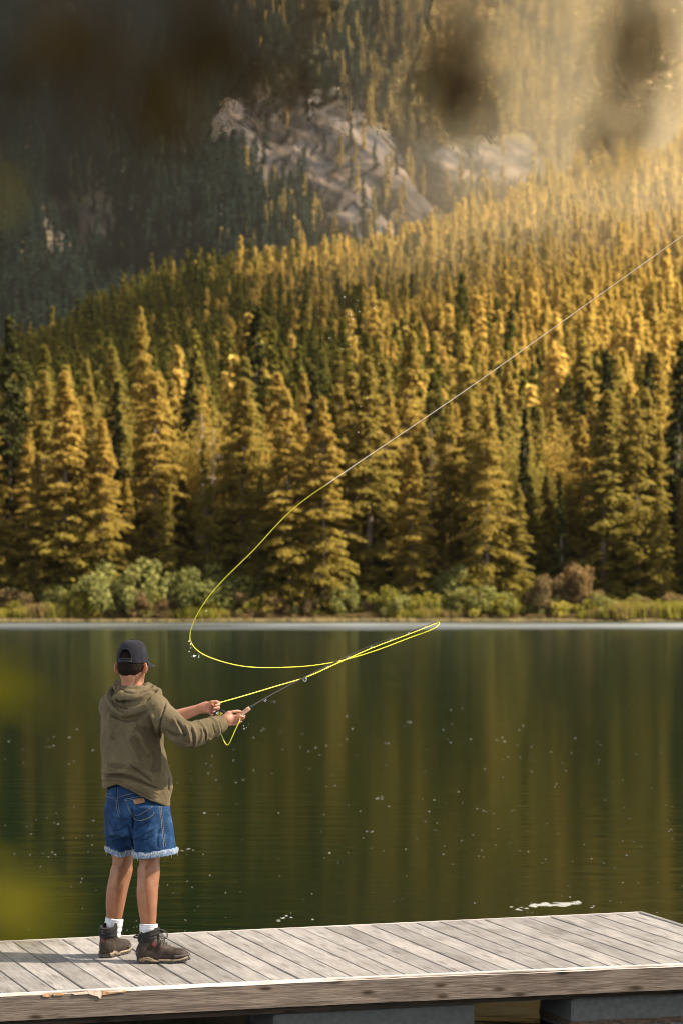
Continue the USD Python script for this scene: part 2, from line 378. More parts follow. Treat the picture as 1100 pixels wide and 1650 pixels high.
def bush(seed, H, R, n=2600, size=0.20):
    rng = np.random.default_rng(seed)
    cl = 26
    cen = np.stack([rng.normal(size=cl) * R * 0.42, rng.normal(size=cl) * R * 0.42, H * (0.25 + 0.6 * rng.uniform(size=cl))], -1)
    r = np.linalg.norm(cen[:, :2], axis=1)
    cen[:, 2] *= np.clip(1.15 - (r / R) ** 2 * 0.6, 0.35, 1.1)
    k = rng.integers(0, cl, n)
    d = rng.normal(size=(n, 3)); d /= np.linalg.norm(d, axis=1, keepdims=True)
    P = cen[k] + d * (rng.uniform(0.3, 1, n) ** 0.5 * (H * 0.17))[:, None] * np.array([1, 1, 1.15])
    P[:, 2] = np.maximum(P[:, 2], 0.05)
    V, Fc = leaves(P, size, rng, elong=1.4)
    st = [tube([[0, 0, -0.1], c * [0.5, 0.5, 0.5], c], [0.05, 0.035, 0.012], 4, cap=False) for c in cen[::2]]
    return trimesh.Trimesh(V, Fc, process=False), cat(st)

def tussock(seed, R=1.4, H=1.5, n=500):
    """Reeds and tall grass of one clump: bent blades."""
    rng = np.random.default_rng(seed)
    P0 = np.stack([rng.normal(size=n) * R * 0.5, rng.normal(size=n) * R * 0.35, np.zeros(n) - 0.05], -1)
    h = H * rng.uniform(0.4, 1.1, n)
    lean = rng.normal(size=(n, 2)) * 0.28
    w = 0.035
    ang = rng.uniform(0, math.pi, n)
    sd = np.stack([np.cos(ang), np.sin(ang), ang * 0], -1) * w
    mid = P0 + np.stack([lean[:, 0] * h * 0.4, lean[:, 1] * h * 0.4, h * 0.62], -1)
    tip = P0 + np.stack([lean[:, 0] * h, lean[:, 1] * h, h * (1 - 0.3 * np.linalg.norm(lean, axis=1))], -1)
    V = np.stack([P0 - sd, P0 + sd, mid + sd * 0.8, mid - sd * 0.8, tip], 1).reshape(-1, 3)
    k = np.arange(n)[:, None] * 5
    Fc = np.concatenate([k + [0, 1, 2], k + [0, 2, 3], k + [3, 2, 4]])
    return trimesh.Trimesh(V, Fc, process=False)

def proto(name, crown, trunk, cmat, tmat):
    p = stage.CreateClassPrim('/World/' + name)
    x = '/World/' + name
    usdkit.mesh(stage, x + '/trunk', trunk, M[tmat], smooth=50)
    if crown is not None:
        usdkit.mesh(stage, x + '/crown', crown, M[cmat])
    return x

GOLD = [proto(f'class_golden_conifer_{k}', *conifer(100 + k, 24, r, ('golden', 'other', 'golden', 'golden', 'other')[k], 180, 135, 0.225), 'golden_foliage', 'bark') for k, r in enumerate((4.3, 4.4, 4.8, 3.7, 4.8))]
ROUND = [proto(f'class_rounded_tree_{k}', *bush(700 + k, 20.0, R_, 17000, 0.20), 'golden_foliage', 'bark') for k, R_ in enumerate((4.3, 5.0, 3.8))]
SPIRE = [proto(f'class_dark_spruce_{k}', *conifer(200 + k, 26, r, 'spire', 150, 40, 0.36), 'dark_foliage', 'bark') for k, r in enumerate((2.8, 3.2))]
BUSH = [proto(f'class_shore_bush_{k}', *bush(300 + k, 4.0, 2.3), m, 'bark') for k, m in enumerate(('bush_foliage', 'bush_foliage', 'russet_foliage', 'reed_foliage'))]

def snag(seed):
    rng = np.random.default_rng(seed)
    ts = np.linspace(0, 1, 8)
    parts = [tube(np.stack([np.sin(ts * 3) * 0.1, ts * 0, ts * 17], -1), 0.20 * (1 - ts * 0.8), 7)]
    for k in range(46):
        z, a, L = rng.uniform(3, 16.5), rng.uniform(0, 2 * math.pi), rng.uniform(0.3, 1.3)
        d = np.array([math.cos(a), math.sin(a), 0])
        parts.append(tube([[0, 0, z], d * L * 0.6 + [0, 0, z - 0.05], d * L + [0, 0, z - 0.3]], [0.035, 0.022, 0.008], 4, cap=False))
    return cat(parts)
SNAG = proto('class_bare_snag', None, snag(5), None, 'pale_bark')

rng = np.random.default_rng(42)
gz = lambda x, y: float(height(np.array([x]), np.array([y]))[0])
# --- the trees one can single out, by their column and the row of their top
placed = []
def stand(name, protos, k, px, top, Z, H0, wide, label, catg, group=None):
    x = (px - CX) / F * Z
    z0 = gz(x, Z)
    H = (HOR - top) / F * Z + CAMZ - z0
    s = H / H0
    placed.append((x, Z, 1.6 * wide))
    return instance(name, protos[k], (x, Z, z0 - 0.1), rng.uniform(0, 360), (s * wide, s * wide, s), label, catg, group)

for px, top, Z, w, k, lab in [
    (18, 505, 316, 0.95, 0, 'tall dark spruce at the far left edge of the picture, rising above its neighbours'),
    (37, 570, 322, 0.8, 1, 'dark spruce just right of the tallest one at the left picture edge'),
    (410, 492, 345, 1.05, 1, 'tall dark spruce standing clear above the golden canopy left of centre'),
    (508, 590, 322, 0.95, 0, 'slim dark spruce behind the upper end of the yellow line'),
    (187, 612, 318, 0.85, 0, 'dark spruce spire in the golden trees above the angler\'s cap'),
    (301, 592, 332, 0.8, 1, 'small dark spruce tip between the angler and the tall centre spruce'),
    (978, 560, 330, 0.9, 0, 'dark spruce on the right with a pointed top under the pale leader'),
    (1045, 565, 326, 0.75, 1, 'narrow dark spruce second from the right picture edge'),
    (1090, 545, 318, 1.0, 1, 'dark spruce at the right picture edge'),
    (845, 655, 316, 0.85, 0, 'dark narrow spruce at right of centre among golden conifers'),
    (805, 640, 322, 0.8, 1, 'brownish dark spruce left of its narrow twin right of centre'),
    (690, 640, 330, 0.7, 0, 'thin dark spruce at centre right just below the leader line'),
    (940, 612, 334, 0.85, 1, 'broad dark spruce left of the pointed spruce on the right'),
    (120, 640, 336, 0.7, 0, 'thin dark spruce at left between the edge and the angler'),
    (620, 700, 314, 0.8, 1, 'low dark spruce in the middle of the stand behind the rod tip'),
    (770, 740, 312, 1.1, 0, 'dark shaded spruce low in the stand right of the rod tip'),
    (905, 760, 311, 0.9, 1, 'dark shaded spruce low by the water at right'),
]:
    stand('dark_spruce', SPIRE, k, px, top, Z, 26, w, lab, 'tree', 'dark spruces in the shoreline stand')
for px, top, Z, lab in [
    (65, 745, 316.5, 'pale bare dead trunk near the left edge of the far shore'),
    (326, 665, 316.5, 'pale dead tree trunk showing through golden trees left of the yellow line'),
    (345, 690, 316.5, 'thin dead trunk just right of a taller pale one left of the yellow line'),
    (694, 690, 316.5, 'pinkish bare trunk in front of golden trees below the leader line'),
    (615, 720, 316.5, 'short bare trunk at the middle of the far stand'),
]:
    stand('dead_tree', [SNAG], 0, px, top, Z, 17, 0.9, lab, 'dead tree', 'dead trunks in the shoreline stand')
# --- bushes at the water's edge
for px, top, Z, w, k, lab in [
    (155, 905, 307.5, 1.25, 0, 'pale green leafy bush on the far shore up-left of the angler\'s cap'),
    (235, 905, 308, 1.0, 1, 'grey-green bush right of the palest bush, straight above the cap'),
    (300, 918, 307.5, 1.1, 1, 'grey-green rounded bush left of the yellow loop'),
    (350, 908, 308, 1.3, 0, 'wide grey-green bush behind the lower end of the yellow loop'),
    (385, 950, 306.5, 1.0, 2, 'low russet bush right of the yellow loop at the waterline'),
    (165, 972, 306, 1.1, 2, 'low russet bush at the waterline under the palest bush'),
    (440, 958, 306.3, 1.1, 2, 'low russet bush second to the right of the yellow loop'),
    (500, 962, 306.3, 1.0, 2, 'low reddish bush on the waterline at left of centre'),
    (20, 968, 306.3, 1.3, 3, 'low yellow-green bush on the waterline at the left edge'),
    (85, 975, 306.2, 1.0, 3, 'small yellow-green bush on the waterline near the left edge'),
    (250, 965, 306.2, 1.0, 2, 'brownish low bush on the waterline above the cap'),
    (625, 945, 307, 1.2, 3, 'yellow-green bush left of the rod tip on the far waterline'),
    (690, 955, 306.6, 1.3, 3, 'yellow-green bush right behind the rod tip'),
    (755, 950, 306.6, 1.3, 3, 'bright yellow-green bush right of the rod tip'),
    (820, 962, 306.4, 1.2, 3, 'low yellow bush well right of the rod tip'),
    (945, 966, 306.3, 1.4, 3, 'long bright yellow bush low on the waterline at right'),
    (1030, 960, 306.4, 1.3, 2, 'russet bush on the waterline near the right edge'),
    (885, 925, 308, 0.9, 2, 'taller brownish bush under the dark trees at right'),
    (930, 905, 308.5, 0.7, 2, 'thin brown sapling under the dark trees at right'),
    (560, 935, 307.5, 1.0, 0, 'grey-green bush at the foot of the stand at centre'),
    (735, 915, 308.5, 1.0, 1, 'dull green bush at the foot of the stand right of centre'),
    (1080, 955, 306.8, 1.2, 2, 'brownish bush at the right edge of the waterline'),
]:
    stand('shore_bush', BUSH, k, px, top, Z, 4.0, w, lab, 'bush', 'bushes along the far waterline')

# --- the stand itself: golden conifers, each its own thing
gold_xy, front = [], []
def free(x, y, r, pts):
    return all((x - a) ** 2 + ((y - b) * 0.75) ** 2 > (0.5 * (r + c)) ** 2 for a, b, c in pts)
bands = [(309.0, 318, 3.0, 19.5, 3.8), (319, 334, 3.2, 22.5, 3.2), (338, 360, 4.2, 23.5, 3.2), (366, 400, 5.6, 24, 3.2)]
round_label = ['rounded golden tree among the second row of the far stand', 'rounded golden tree deep inside the far shoreline stand', 'rounded golden tree at the back of the far shoreline stand']
label_of = ['golden-green conifer in the front row along the far shore', 'golden conifer just behind the front row of the far stand',
            'golden-brown conifer deep in the far shoreline stand', 'golden-brown conifer at the back of the far shoreline stand']
for b, (y0, y1, gap, H, dH) in enumerate(bands):
    tries = 0
    while tries < 1300:
        tries += 1
        y = rng.uniform(y0, y1)
        x = rng.uniform(-0.128, 0.128) * y
        if not free(x, y, gap, gold_xy) or not free(x, y, 2.0, placed):
            continue
        gold_xy.append((x, y, gap))
        z0 = gz(x, y)
        s = max(0.55, rng.normal(H, dH) / 24)
        if b == 0 and rng.uniform() < 0.25:
            s *= 0.62
        w = s * rng.uniform(0.72, 1.28)
        if b and rng.uniform() < 0.20:
            s = min(s * 24 / 20 * rng.uniform(0.80, 0.98), rng.uniform(0.88, 1.08))
            w = s * rng.uniform(0.8, 1.15)
            instance('golden_tree', ROUND[rng.integers(0, 3)], (x, y, z0 - 0.1), rng.uniform(0, 360), (w, w, s), round_label[b - 1], 'tree', ('second row', 'inside', 'back')[b - 1] + ' of the far stand, rounded trees')
            continue
        if b == 0:
            front.append((x, y, z0, w, s))
            continue
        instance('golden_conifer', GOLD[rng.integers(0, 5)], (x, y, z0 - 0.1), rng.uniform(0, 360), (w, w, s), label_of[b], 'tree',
                 ['front row of the far stand', 'second row of the far stand', 'inner trees of the far stand', 'back trees of the far stand'][b])
ORD = 'first second third fourth fifth sixth seventh eighth ninth tenth eleventh twelfth thirteenth fourteenth fifteenth sixteenth seventeenth eighteenth nineteenth twentieth'.split()
front = sorted((t for t in front), key=lambda t: t[0] / t[1])
inview = [t for t in front if abs(t[0] / t[1]) < 0.112]
for t in front:
    x, y, z0, w, s = t
    look = ('short' if s < 0.68 else 'tall' if s > 0.9 else 'mid-height') + (' broad' if w > s * 1.08 else ' slim' if w < s * 0.92 else '')
    if t in inview:
        k, n = inview.index(t), len(inview)
        where = (ORD[k] + ' from the left edge' if k < n / 2 else ORD[n - 1 - k] + ' from the right edge') if min(k, n - 1 - k) < 20 else 'in the middle'
        lab = f'{look} golden conifer, front row by the far water, {where}'
    else:
        lab = 'golden conifer in the front row just beyond the side of the picture'
    instance('golden_conifer', GOLD[rng.integers(0, 5)], (x, y, z0 - 0.1), rng.uniform(0, 360), (w, w, s), lab, 'tree', 'front row of the far stand')
print('golden conifers', len(gold_xy), len(front))

# --- reeds and grass along the water
def instancer(name, protos, pos, rot, scl, kind_idx, **kw):
    p = UsdGeom.PointInstancer.Define(stage, path_of(name))
    rel = p.CreatePrototypesRel()
    base = p.GetPath().pathString
    UsdGeom.Scope.Define(stage, base + '/prototypes')
    for k, parts in enumerate(protos):
        q = UsdGeom.Xform.Define(stage, f'{base}/prototypes/kind_{k}')
        for nm, (me, mt) in parts.items():
            usdkit.mesh(stage, f'{base}/prototypes/kind_{k}/{nm}', me, M[mt])
        rel.AddTarget(q.GetPath())
    n = len(pos)
    p.CreatePositionsAttr(Vt.Vec3fArray.FromNumpy(np.asarray(pos, np.float32)))
    h = np.asarray(rot) / 2
    p.CreateOrientationsAttr(Vt.QuathArray([Gf.Quath(float(math.cos(a)), 0, 0, float(math.sin(a))) for a in h]))
    p.CreateScalesAttr(Vt.Vec3fArray.FromNumpy(np.asarray(scl, np.float32)))
    p.CreateProtoIndicesAttr(Vt.IntArray.FromNumpy(np.asarray(kind_idx, np.int32)))
    return tag(p.GetPrim(), **kw)

n = 520
x = rng.uniform(-48, 48, n); y = 305.2 + np.abs(rng.normal(size=n)) * 1.3
dens = meshkit.noise(np.stack([x / 7, x * 0, x * 0], -1), 8)
z = height(x, y)
sc = (0.12 + 1.05 * dens ** 1.3) * rng.uniform(0.6, 1.25, n)
instancer('shore_grass', [{'blades': (tussock(1), 'reed_foliage')}, {'blades': (tussock(2), 'russet_foliage')}, {'blades': (tussock(3), 'reed_foliage')}],
          np.stack([x, y, z - 0.05], -1), rng.uniform(0, 6.28, n), np.stack([sc, sc, sc], -1), np.where((dens < 0.45) | (rng.uniform(size=n) < 0.3), 1, rng.integers(0, 2, n) * 2),
          label='strip of reeds and tall grass along the far waterline', cat='grass', kind='stuff')

n = 150
x = rng.uniform(-46, 46, n); y = 306.0 + np.abs(rng.normal(size=n)) * 1.6
dens = meshkit.noise(np.stack([x / 5, x * 0 + 3, x * 0], -1), 18)
sc = (0.22 + 0.42 * dens) * rng.uniform(0.6, 1.3, n)
instancer('shore_scrub', [{'leaves': (bush(320 + k, 4.0, 2.4, 1300, 0.26)[0], m), 'twigs': (bush(320 + k, 4.0, 2.4, 1300, 0.26)[1], 'bark')} for k, m in enumerate(('bush_foliage', 'russet_foliage', 'reed_foliage'))],
          np.stack([x, y, height(x, y) - 0.05], -1), rng.uniform(0, 6.28, n), np.stack([sc * rng.uniform(1, 1.9, n), sc, sc], -1), rng.choice(3, n, p=[.36, .30, .34]),
          label='tangled low scrub merging into the grass along the far waterline', cat='scrub', kind='stuff')

# --- the forested hill and the mountain behind it: trees past counting
def scatter(y0, y1, gap, half, seed, keep):
    r = np.random.default_rng(seed)
    P = []
    y = y0
    while y < y1:
        w = half * y
        m = int(2 * w / gap)
        xs = -w + (np.arange(m) + r.uniform(size=m)) * gap
        P.append(np.stack([xs, y + r.uniform(-0.5, 0.5, m) * gap], -1))
        y += gap
    P = np.vstack(P)
    z = height(P[:, 0], P[:, 1])
    k = keep(P, z, r)
    return np.column_stack([P, z])[k], r

hill_shapes = [conifer(400 + k, 20, R_, kd, 80, 30, 0.58) for k, (R_, kd) in enumerate([(3.3, 'golden'), (2.9, 'golden'), (2.4, 'spire'), (3.3, 'other'), (2.9, 'other')])]
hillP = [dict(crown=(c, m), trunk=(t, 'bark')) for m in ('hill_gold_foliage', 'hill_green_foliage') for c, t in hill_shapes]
P, r = scatter(404, 1120, 3.2, 0.155, 71, lambda P, z, r: r.uniform(size=len(P)) < 0.95)
s = r.normal(0.70, 0.18, len(P)).clip(0.3, 1.2) * np.where(P[:, 1] < 480, 1.15, 1.0)
q = pix(P)
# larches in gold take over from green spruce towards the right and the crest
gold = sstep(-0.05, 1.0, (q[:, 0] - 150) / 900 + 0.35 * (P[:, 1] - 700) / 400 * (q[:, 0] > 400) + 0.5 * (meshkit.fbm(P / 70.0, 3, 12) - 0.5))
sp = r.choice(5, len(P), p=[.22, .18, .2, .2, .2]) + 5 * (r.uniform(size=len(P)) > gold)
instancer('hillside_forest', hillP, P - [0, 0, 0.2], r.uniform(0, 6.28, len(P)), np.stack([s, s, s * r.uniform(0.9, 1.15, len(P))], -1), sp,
          label='conifer forest on the hill behind the shoreline stand, dark at left and golden at right', cat='forest', kind='stuff')
print('hill trees', len(P))
mt_shapes = [conifer(500 + k, 20, R_, kd, 46, 16, 0.95) for k, (R_, kd) in enumerate([(2.8, 'golden'), (2.3, 'spire'), (2.8, 'other')])]
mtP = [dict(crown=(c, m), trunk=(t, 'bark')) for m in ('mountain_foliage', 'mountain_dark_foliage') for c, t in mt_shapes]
def keep_far(P, z, r):
    k = rockness(P[:, 0], P[:, 1], z)
    return (r.uniform(size=len(P)) < np.clip(0.95 - 1.1 * k, 0.045, 1))
P, r = scatter(1480, 3150, 6.6, 0.150, 73, keep_far)
s = r.normal(1.05, 0.22, len(P)).clip(0.45, 1.7)
q = pix(P)
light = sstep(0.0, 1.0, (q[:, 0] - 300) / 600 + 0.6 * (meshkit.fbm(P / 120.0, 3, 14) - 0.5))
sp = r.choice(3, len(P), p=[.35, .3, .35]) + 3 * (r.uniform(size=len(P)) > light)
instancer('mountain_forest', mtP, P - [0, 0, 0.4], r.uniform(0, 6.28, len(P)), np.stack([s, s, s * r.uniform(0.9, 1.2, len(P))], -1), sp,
          label='darker conifer forest on the far mountain around the bare rock slide', cat='forest', kind='stuff')
print('mountain trees', len(P))
# ================================================================ DOCK (tilts up slightly away from the bank, as it floats)
pdir = np.array([(-1019 - CX) / F, 1.0, (HOR - 820) / F]); pdir /= np.linalg.norm(pdir)      # along the planks, away
udir = np.array([1.0, 0, 0]) * 1.0
udir = np.array([15933 / F, 1.0, (HOR - 820) / F]); udir -= pdir * (udir @ pdir); udir /= np.linalg.norm(udir)  # along the edge, to the right
nrm = np.cross(udir, pdir); nrm *= np.sign(nrm[2])
FOOT = at(258, 1551, 17.54)
def on_deck(px, py, off=0.0):
    d = at(px, py, 1.0) - [0, 0, CAMZ]
    o = np.array([0, 0, CAMZ])
    t = ((FOOT + nrm * off - o) @ nrm) / (d @ nrm)
    return o + d * t
O = on_deck(18, 1516)                                          # a seam at the far edge
duv = lambda p: np.array([(p - O) @ udir, (p - O) @ pdir])
def wood(name, ca, cb, cc, grain=1.0, rough=0.85, knots=True, axis='p'):
    """Weathered board: grain runs along the board, with darker cracks and a few knots; tone differs from board to board."""
    ang = math.atan2(pdir[0], pdir[1]) if axis == 'p' else math.atan2(-udir[1], udir[0])
    sc = (60.0, 2.6, 60.0) if axis == 'p' else (3.4, 60.0, 80.0)
    nodes = {
        'g': ('geometry', {}), 'o': ('object_info', {}),
        'm0': ('mapping', {'mapping_type': 'point', 'rotation': (0.0, 0.0, ang)}),
        'rnd': ('combine_xyz', {}), 'rs': ('math', {'math_type': 'multiply', 'value2': 37.0}), 'ad': ('vector_math', {'math_type': 'add'}),
        'm': ('mapping', {'mapping_type': 'point', 'scale': sc}),
        'n': ('noise_texture', {'scale': 1.0, 'detail': 6.0, 'roughness': 0.62, 'distortion': 1.1}),
        'm2': ('mapping', {'mapping_type': 'point', 'scale': tuple(v * 2.6 if v > 5 else v * 1.8 for v in sc)}),
        'n2': ('noise_texture', {'scale': 1.0, 'detail': 4.0, 'roughness': 0.7}),
        'n3': ('noise_texture', {'scale': 2.2, 'detail': 4.0, 'roughness': 0.6}),
        'r': ('rgb_ramp', {'ramp': [(0.30, ca), (0.46, cb), (0.62, cc)]}),
        'r2': ('rgb_ramp', {'ramp': [(0.31, (0.32, 0.30, 0.29)), (0.42, (1, 1, 1))]}),
        'r3': ('rgb_ramp', {'ramp': [(0.30, (0.72, 0.69, 0.66)), (0.5, (0.95, 0.95, 0.95)), (0.68, (1.12, 1.10, 1.08))]}),
        'x1': ('mix_color', {'blend_type': 'multiply', 'fac': 0.6}), 'x2': ('mix_color', {'blend_type': 'multiply', 'fac': 1.0, 'use_clamp': False}),
        'hv': ('math', {'math_type': 'multiply_add', 'value2': 0.42, 'value3': 0.80}), 'h': ('hsv', {}),
        'v': ('voronoi_texture', {'dimensions': '2D', 'scale': 1.0, 'feature': 'f1', 'randomness': 1.0}),
        'mv': ('mapping', {'mapping_type': 'point', 'rotation': (0.0, 0.0, 0.0) if axis == 'p' else (-math.pi / 2, 0.0, 0.0), 'scale': (8.3, 1.25, 0.01) if axis == 'p' else (2.6, 0.01, 8.0)}),
        'rv': ('rgb_ramp', {'ramp': [(0.0, (0.16, 0.12, 0.09)), (0.05, (0.25, 0.2, 0.16)), (0.12, (0.85, 0.83, 0.80)), (0.16, (1, 1, 1))]}),
        'x3': ('mix_color', {'blend_type': 'multiply', 'fac': (0.5 if axis == 'p' else 0.95) if knots else 0.0}),
        'bh': ('math', {'math_type': 'multiply_add', 'value2': 0.5}),
        'bp': ('bump', {'strength': 0.7, 'distance': 0.004}),
        'p': ('principled_bsdf', {'roughness': rough, 'specular_ior_level': 0.25})}
    links = [('g.position', 'm0.vector'), ('o.random', 'rs.value1'), ('rs.value', 'rnd.x'), ('rs.value', 'rnd.y'), ('m0.vector', 'ad.vector1'), ('rnd.vector', 'ad.vector2'),
             ('ad.vector', 'm.vector'), ('m.vector', 'n.vector'), ('ad.vector', 'm2.vector'), ('m2.vector', 'n2.vector'), ('ad.vector', 'n3.vector'),
             ('n.fac', 'r.fac'), ('n2.fac', 'r2.fac'), ('n3.fac', 'r3.fac'), ('r.color', 'x1.a'), ('r2.color', 'x1.b'), ('x1.result', 'x2.a'), ('r3.color', 'x2.b'),
             ('ad.vector', 'mv.vector'), ('mv.vector', 'v.vector'), ('v.distance', 'rv.fac'), ('x2.result', 'x3.a'), ('rv.color', 'x3.b'),
             ('x3.result', 'h.color'), ('o.random', 'hv.value1'), ('hv.value', 'h.value'), ('h.color', 'p.base_color'),
             ('n.fac', 'bh.value1'), ('n2.fac', 'bh.value3'), ('bh.value', 'bp.height'), ('bp.normal', 'p.normal')]
    mat(name, nodes, links)

wood('deck_wood', (0.118, 0.109, 0.102), (0.182, 0.170, 0.160), (0.238, 0.224, 0.212))
wood('fascia_wood', (0.066, 0.050, 0.039), (0.132, 0.102, 0.081), (0.215, 0.170, 0.138), axis='u')
wood('worn_edge_wood', (0.32, 0.285, 0.26), (0.46, 0.415, 0.38), (0.58, 0.53, 0.49), axis='u', knots=False)
wood('dark_wood', (0.018, 0.014, 0.010), (0.035, 0.025, 0.017), (0.06, 0.042, 0.028), axis='u')
plain('fresh_wood', (0.46, 0.25, 0.115), 0.8, 60.0, 0.35)
plain('pale_splinter', (0.62, 0.47, 0.36), 0.8, 60.0, 0.3)
plain('float_shell', (0.060, 0.063, 0.062), 0.75, 30.0, 0.25)
plain('water_crust', (0.05, 0.032, 0.02), 0.95, 60.0, 0.7)
plain('screw', (0.10, 0.085, 0.075), 0.5, 60.0, 0.2)

DK = np.column_stack([udir, pdir, nrm])                         # deck axes
def deckm(me, u, v, w):
    me = me.copy()
    T = np.eye(4); T[:3, :3] = DK; T[:3, 3] = O + udir * u + pdir * v + nrm * w
    me.apply_transform(T)
    return me

dock = thing('dock', 'grey weathered plank dock floating on blocks along the bottom of the picture', 'dock')
dr = np.random.default_rng(5)
PITCH = 0.1498
far_v = lambda u: 0.026 * u
near_v = lambda u: -1.975 - 0.036 * max(u - 1.4, 0)
first, last = -9, 26
for i in range(first, last + 1):
    u0 = i * PITCH + 0.0034 + dr.uniform(-0.001, 0.001); u1 = (i + 1) * PITCH - 0.0034 + dr.uniform(-0.001, 0.001)
    uc = (u0 + u1) / 2
    v0, v1 = near_v(uc) + 0.004, far_v(uc) - 0.032
    b = rbox(u1 - u0, v1 - v0, 0.038, 0.004)
    b = b.subdivide_to_size(0.25)
    # slight cup and twist
    t = dr.normal(size=2) * 0.0012
    b.vertices[:, 2] += t[0] * b.vertices[:, 1] + t[1] * 8 * b.vertices[:, 0]
    b = deckm(b, uc, (v0 + v1) / 2, -0.019 + dr.normal() * 0.0010)
    pk = obj('plank', b, 'deck_wood', dock)
    sc = []
    for vv in (v0 + 0.03, (v0 + v1) / 2, v1 - 0.03):
        for du in (-0.04, 0.04):
            c = trimesh.creation.cylinder(0.0036, 0.002, sections=8)
            sc.append(deckm(c, uc + du + dr.normal() * 0.003, vv + dr.normal() * 0.004, 0.0001))
    obj('screw_heads', cat(sc), 'screw', pk)
uL, uR = first * PITCH, (last + 1) * PITCH + 0.01
def edge_board(fv, sgn, wtop, hh, th):
    """A board on edge along the dock: its face follows the plank ends; the top arris is worn round."""
    us = np.linspace(uL, uR, 90)
    prof = np.array([[0, -hh], [0, -0.012], [0.0015, -0.006], [0.005, -0.001], [0.011, 0.0015], [th, 0.0015], [th, -hh]])   # (towards the deck, up)
    P = []
    e = np.random.default_rng(int(hh * 1000))
    for k, u in enumerate(us):
        wv = meshkit.noise(np.array([u * 2.5, 3.3, hh * 10]), 3) * 0.006 - 0.003
        for a, b in prof:
            dd = a + (wv if 0 < b + 0.013 and a < 0.012 else 0) * 0.5
            P.append(O + udir * u + pdir * (fv(u) + sgn * dd) + nrm * (b + wtop))
    m = len(prof)
    Fc = []
    for k in range(len(us) - 1):
        for j in range(m):
            a, b = k * m + j, k * m + (j + 1) % m
            Fc += [[a, b, b + m], [a, b + m, a + m]]
    t = trimesh.Trimesh(np.array(P), Fc, process=False)
    caps = [[0, j + 1, j] for j in range(1, m - 1)] + [[(len(us) - 1) * m + x for x in (0, j, j + 1)] for j in range(1, m - 1)]
    t = trimesh.Trimesh(np.array(P), np.vstack([t.faces, caps]), process=False)
    t.fix_normals()
    return t
front_v = lambda u: near_v(u) - 0.036
fb = obj('front_board', edge_board(front_v, 1, 0.0, 0.142, 0.037), 'fascia_wood', dock, smooth=35, label='long knotty brown-grey board along the front edge of the dock')
def strip(fv, a, b, w, name, m, parent, hh=0.004):
    us = np.linspace(uL, uR, 140)
    P, Fc = [], []
    for u in us:
        j1, j2 = (meshkit.noise(np.array([u * 6.0, q, 0.5]), 31) * 0.008 - 0.004 for q in (1.2, 7.7))
        P += [O + udir * u + pdir * (fv(u) + a - 0.0012) + nrm * (-0.013 + j1), O + udir * u + pdir * (fv(u) + a + 0.003) + nrm * (-0.003 + w), O + udir * u + pdir * (fv(u) + a + 0.012) + nrm * (0.0035 + w), O + udir * u + pdir * (fv(u) + b + j2 * 0.5) + nrm * (0.0035 + w)]
    for k in range(len(us) - 1):
        for j in range(3):
            q = k * 4 + j
            Fc += [[q, q + 4, q + 5], [q, q + 5, q + 1]]
    return obj(name, trimesh.Trimesh(np.array(P), Fc, process=False), m, parent)
strip(front_v, 0.0, 0.024, 0.0, 'worn_edge', 'worn_edge_wood', fb)
back_v = lambda u: far_v(u)
def mirror_board():
    us = np.linspace(uL, uR, 40)
    return edge_board(lambda u: back_v(u), -1, 0.0, 0.142, 0.030)
obj('back_board', mirror_board(), 'worn_edge_wood', dock, smooth=35)
# end board on the right
eb = rbox(0.036, 2.02 + 0.17, 0.142, 0.005)
obj('end_board', deckm(eb, uR + 0.020, (near_v(uR) + far_v(uR)) / 2, -0.0695), 'deck_wood', dock)
for vv in (-1.90, -1.0, -0.15):
    s_ = rbox(uR - uL - 0.1, 0.04, 0.135, 0.004)
    obj('joist', deckm(s_, (uL + uR) / 2, vv, -0.107), 'dark_wood', dock)
s_ = rbox(uR - uL - 0.02, 0.09, 0.036, 0.004)
obj('stringer', deckm(s_, (uL + uR) / 2, -1.93, -0.142 - 0.021), 'dark_wood', dock)
s_ = rbox(uR - uL - 0.02, 0.09, 0.036, 0.004)
obj('stringer', deckm(s_, (uL + uR) / 2, -0.08, -0.142 - 0.021), 'dark_wood', dock)

def front_u(px, py, off):
    return duv(on_deck(px, py, off))[0]
for row, vc, spans in (('front', -1.70, ((-1.30, -0.12), (1.06, 2.22), (2.775, 3.93))), ('back', -0.34, ((-1.0, 0.17), (1.42, 2.58), (3.36, 4.06)))):
    for a, b in spans:
        f_ = rbox(b - a, 0.50, 0.36, 0.012).subdivide_to_size(0.12)
        f_.vertices += (meshkit.noise(f_.vertices * 9, 4) - 0.5)[:, None] * 0.006
        fl = obj('float_block', deckm(f_, (a + b) / 2, vc - 0.036 * max(a - 1.4, 0) * (row == 'front'), -0.142 - 0.039 - 0.18), 'float_shell', dock)
        c_ = rbox(b - a + 0.01, 0.51, 0.05, 0.01).subdivide_to_size(0.04)
        c_.vertices += (meshkit.fbm(c_.vertices * 40, 3, 8) - 0.5)[:, None] * 0.02 * np.array([1, 1, 1.6])
        obj('waterline_crust', deckm(c_, (a + b) / 2, vc - 0.036 * max(a - 1.4, 0) * (row == 'front'), -0.333 + 0.008), 'water_crust', fl)

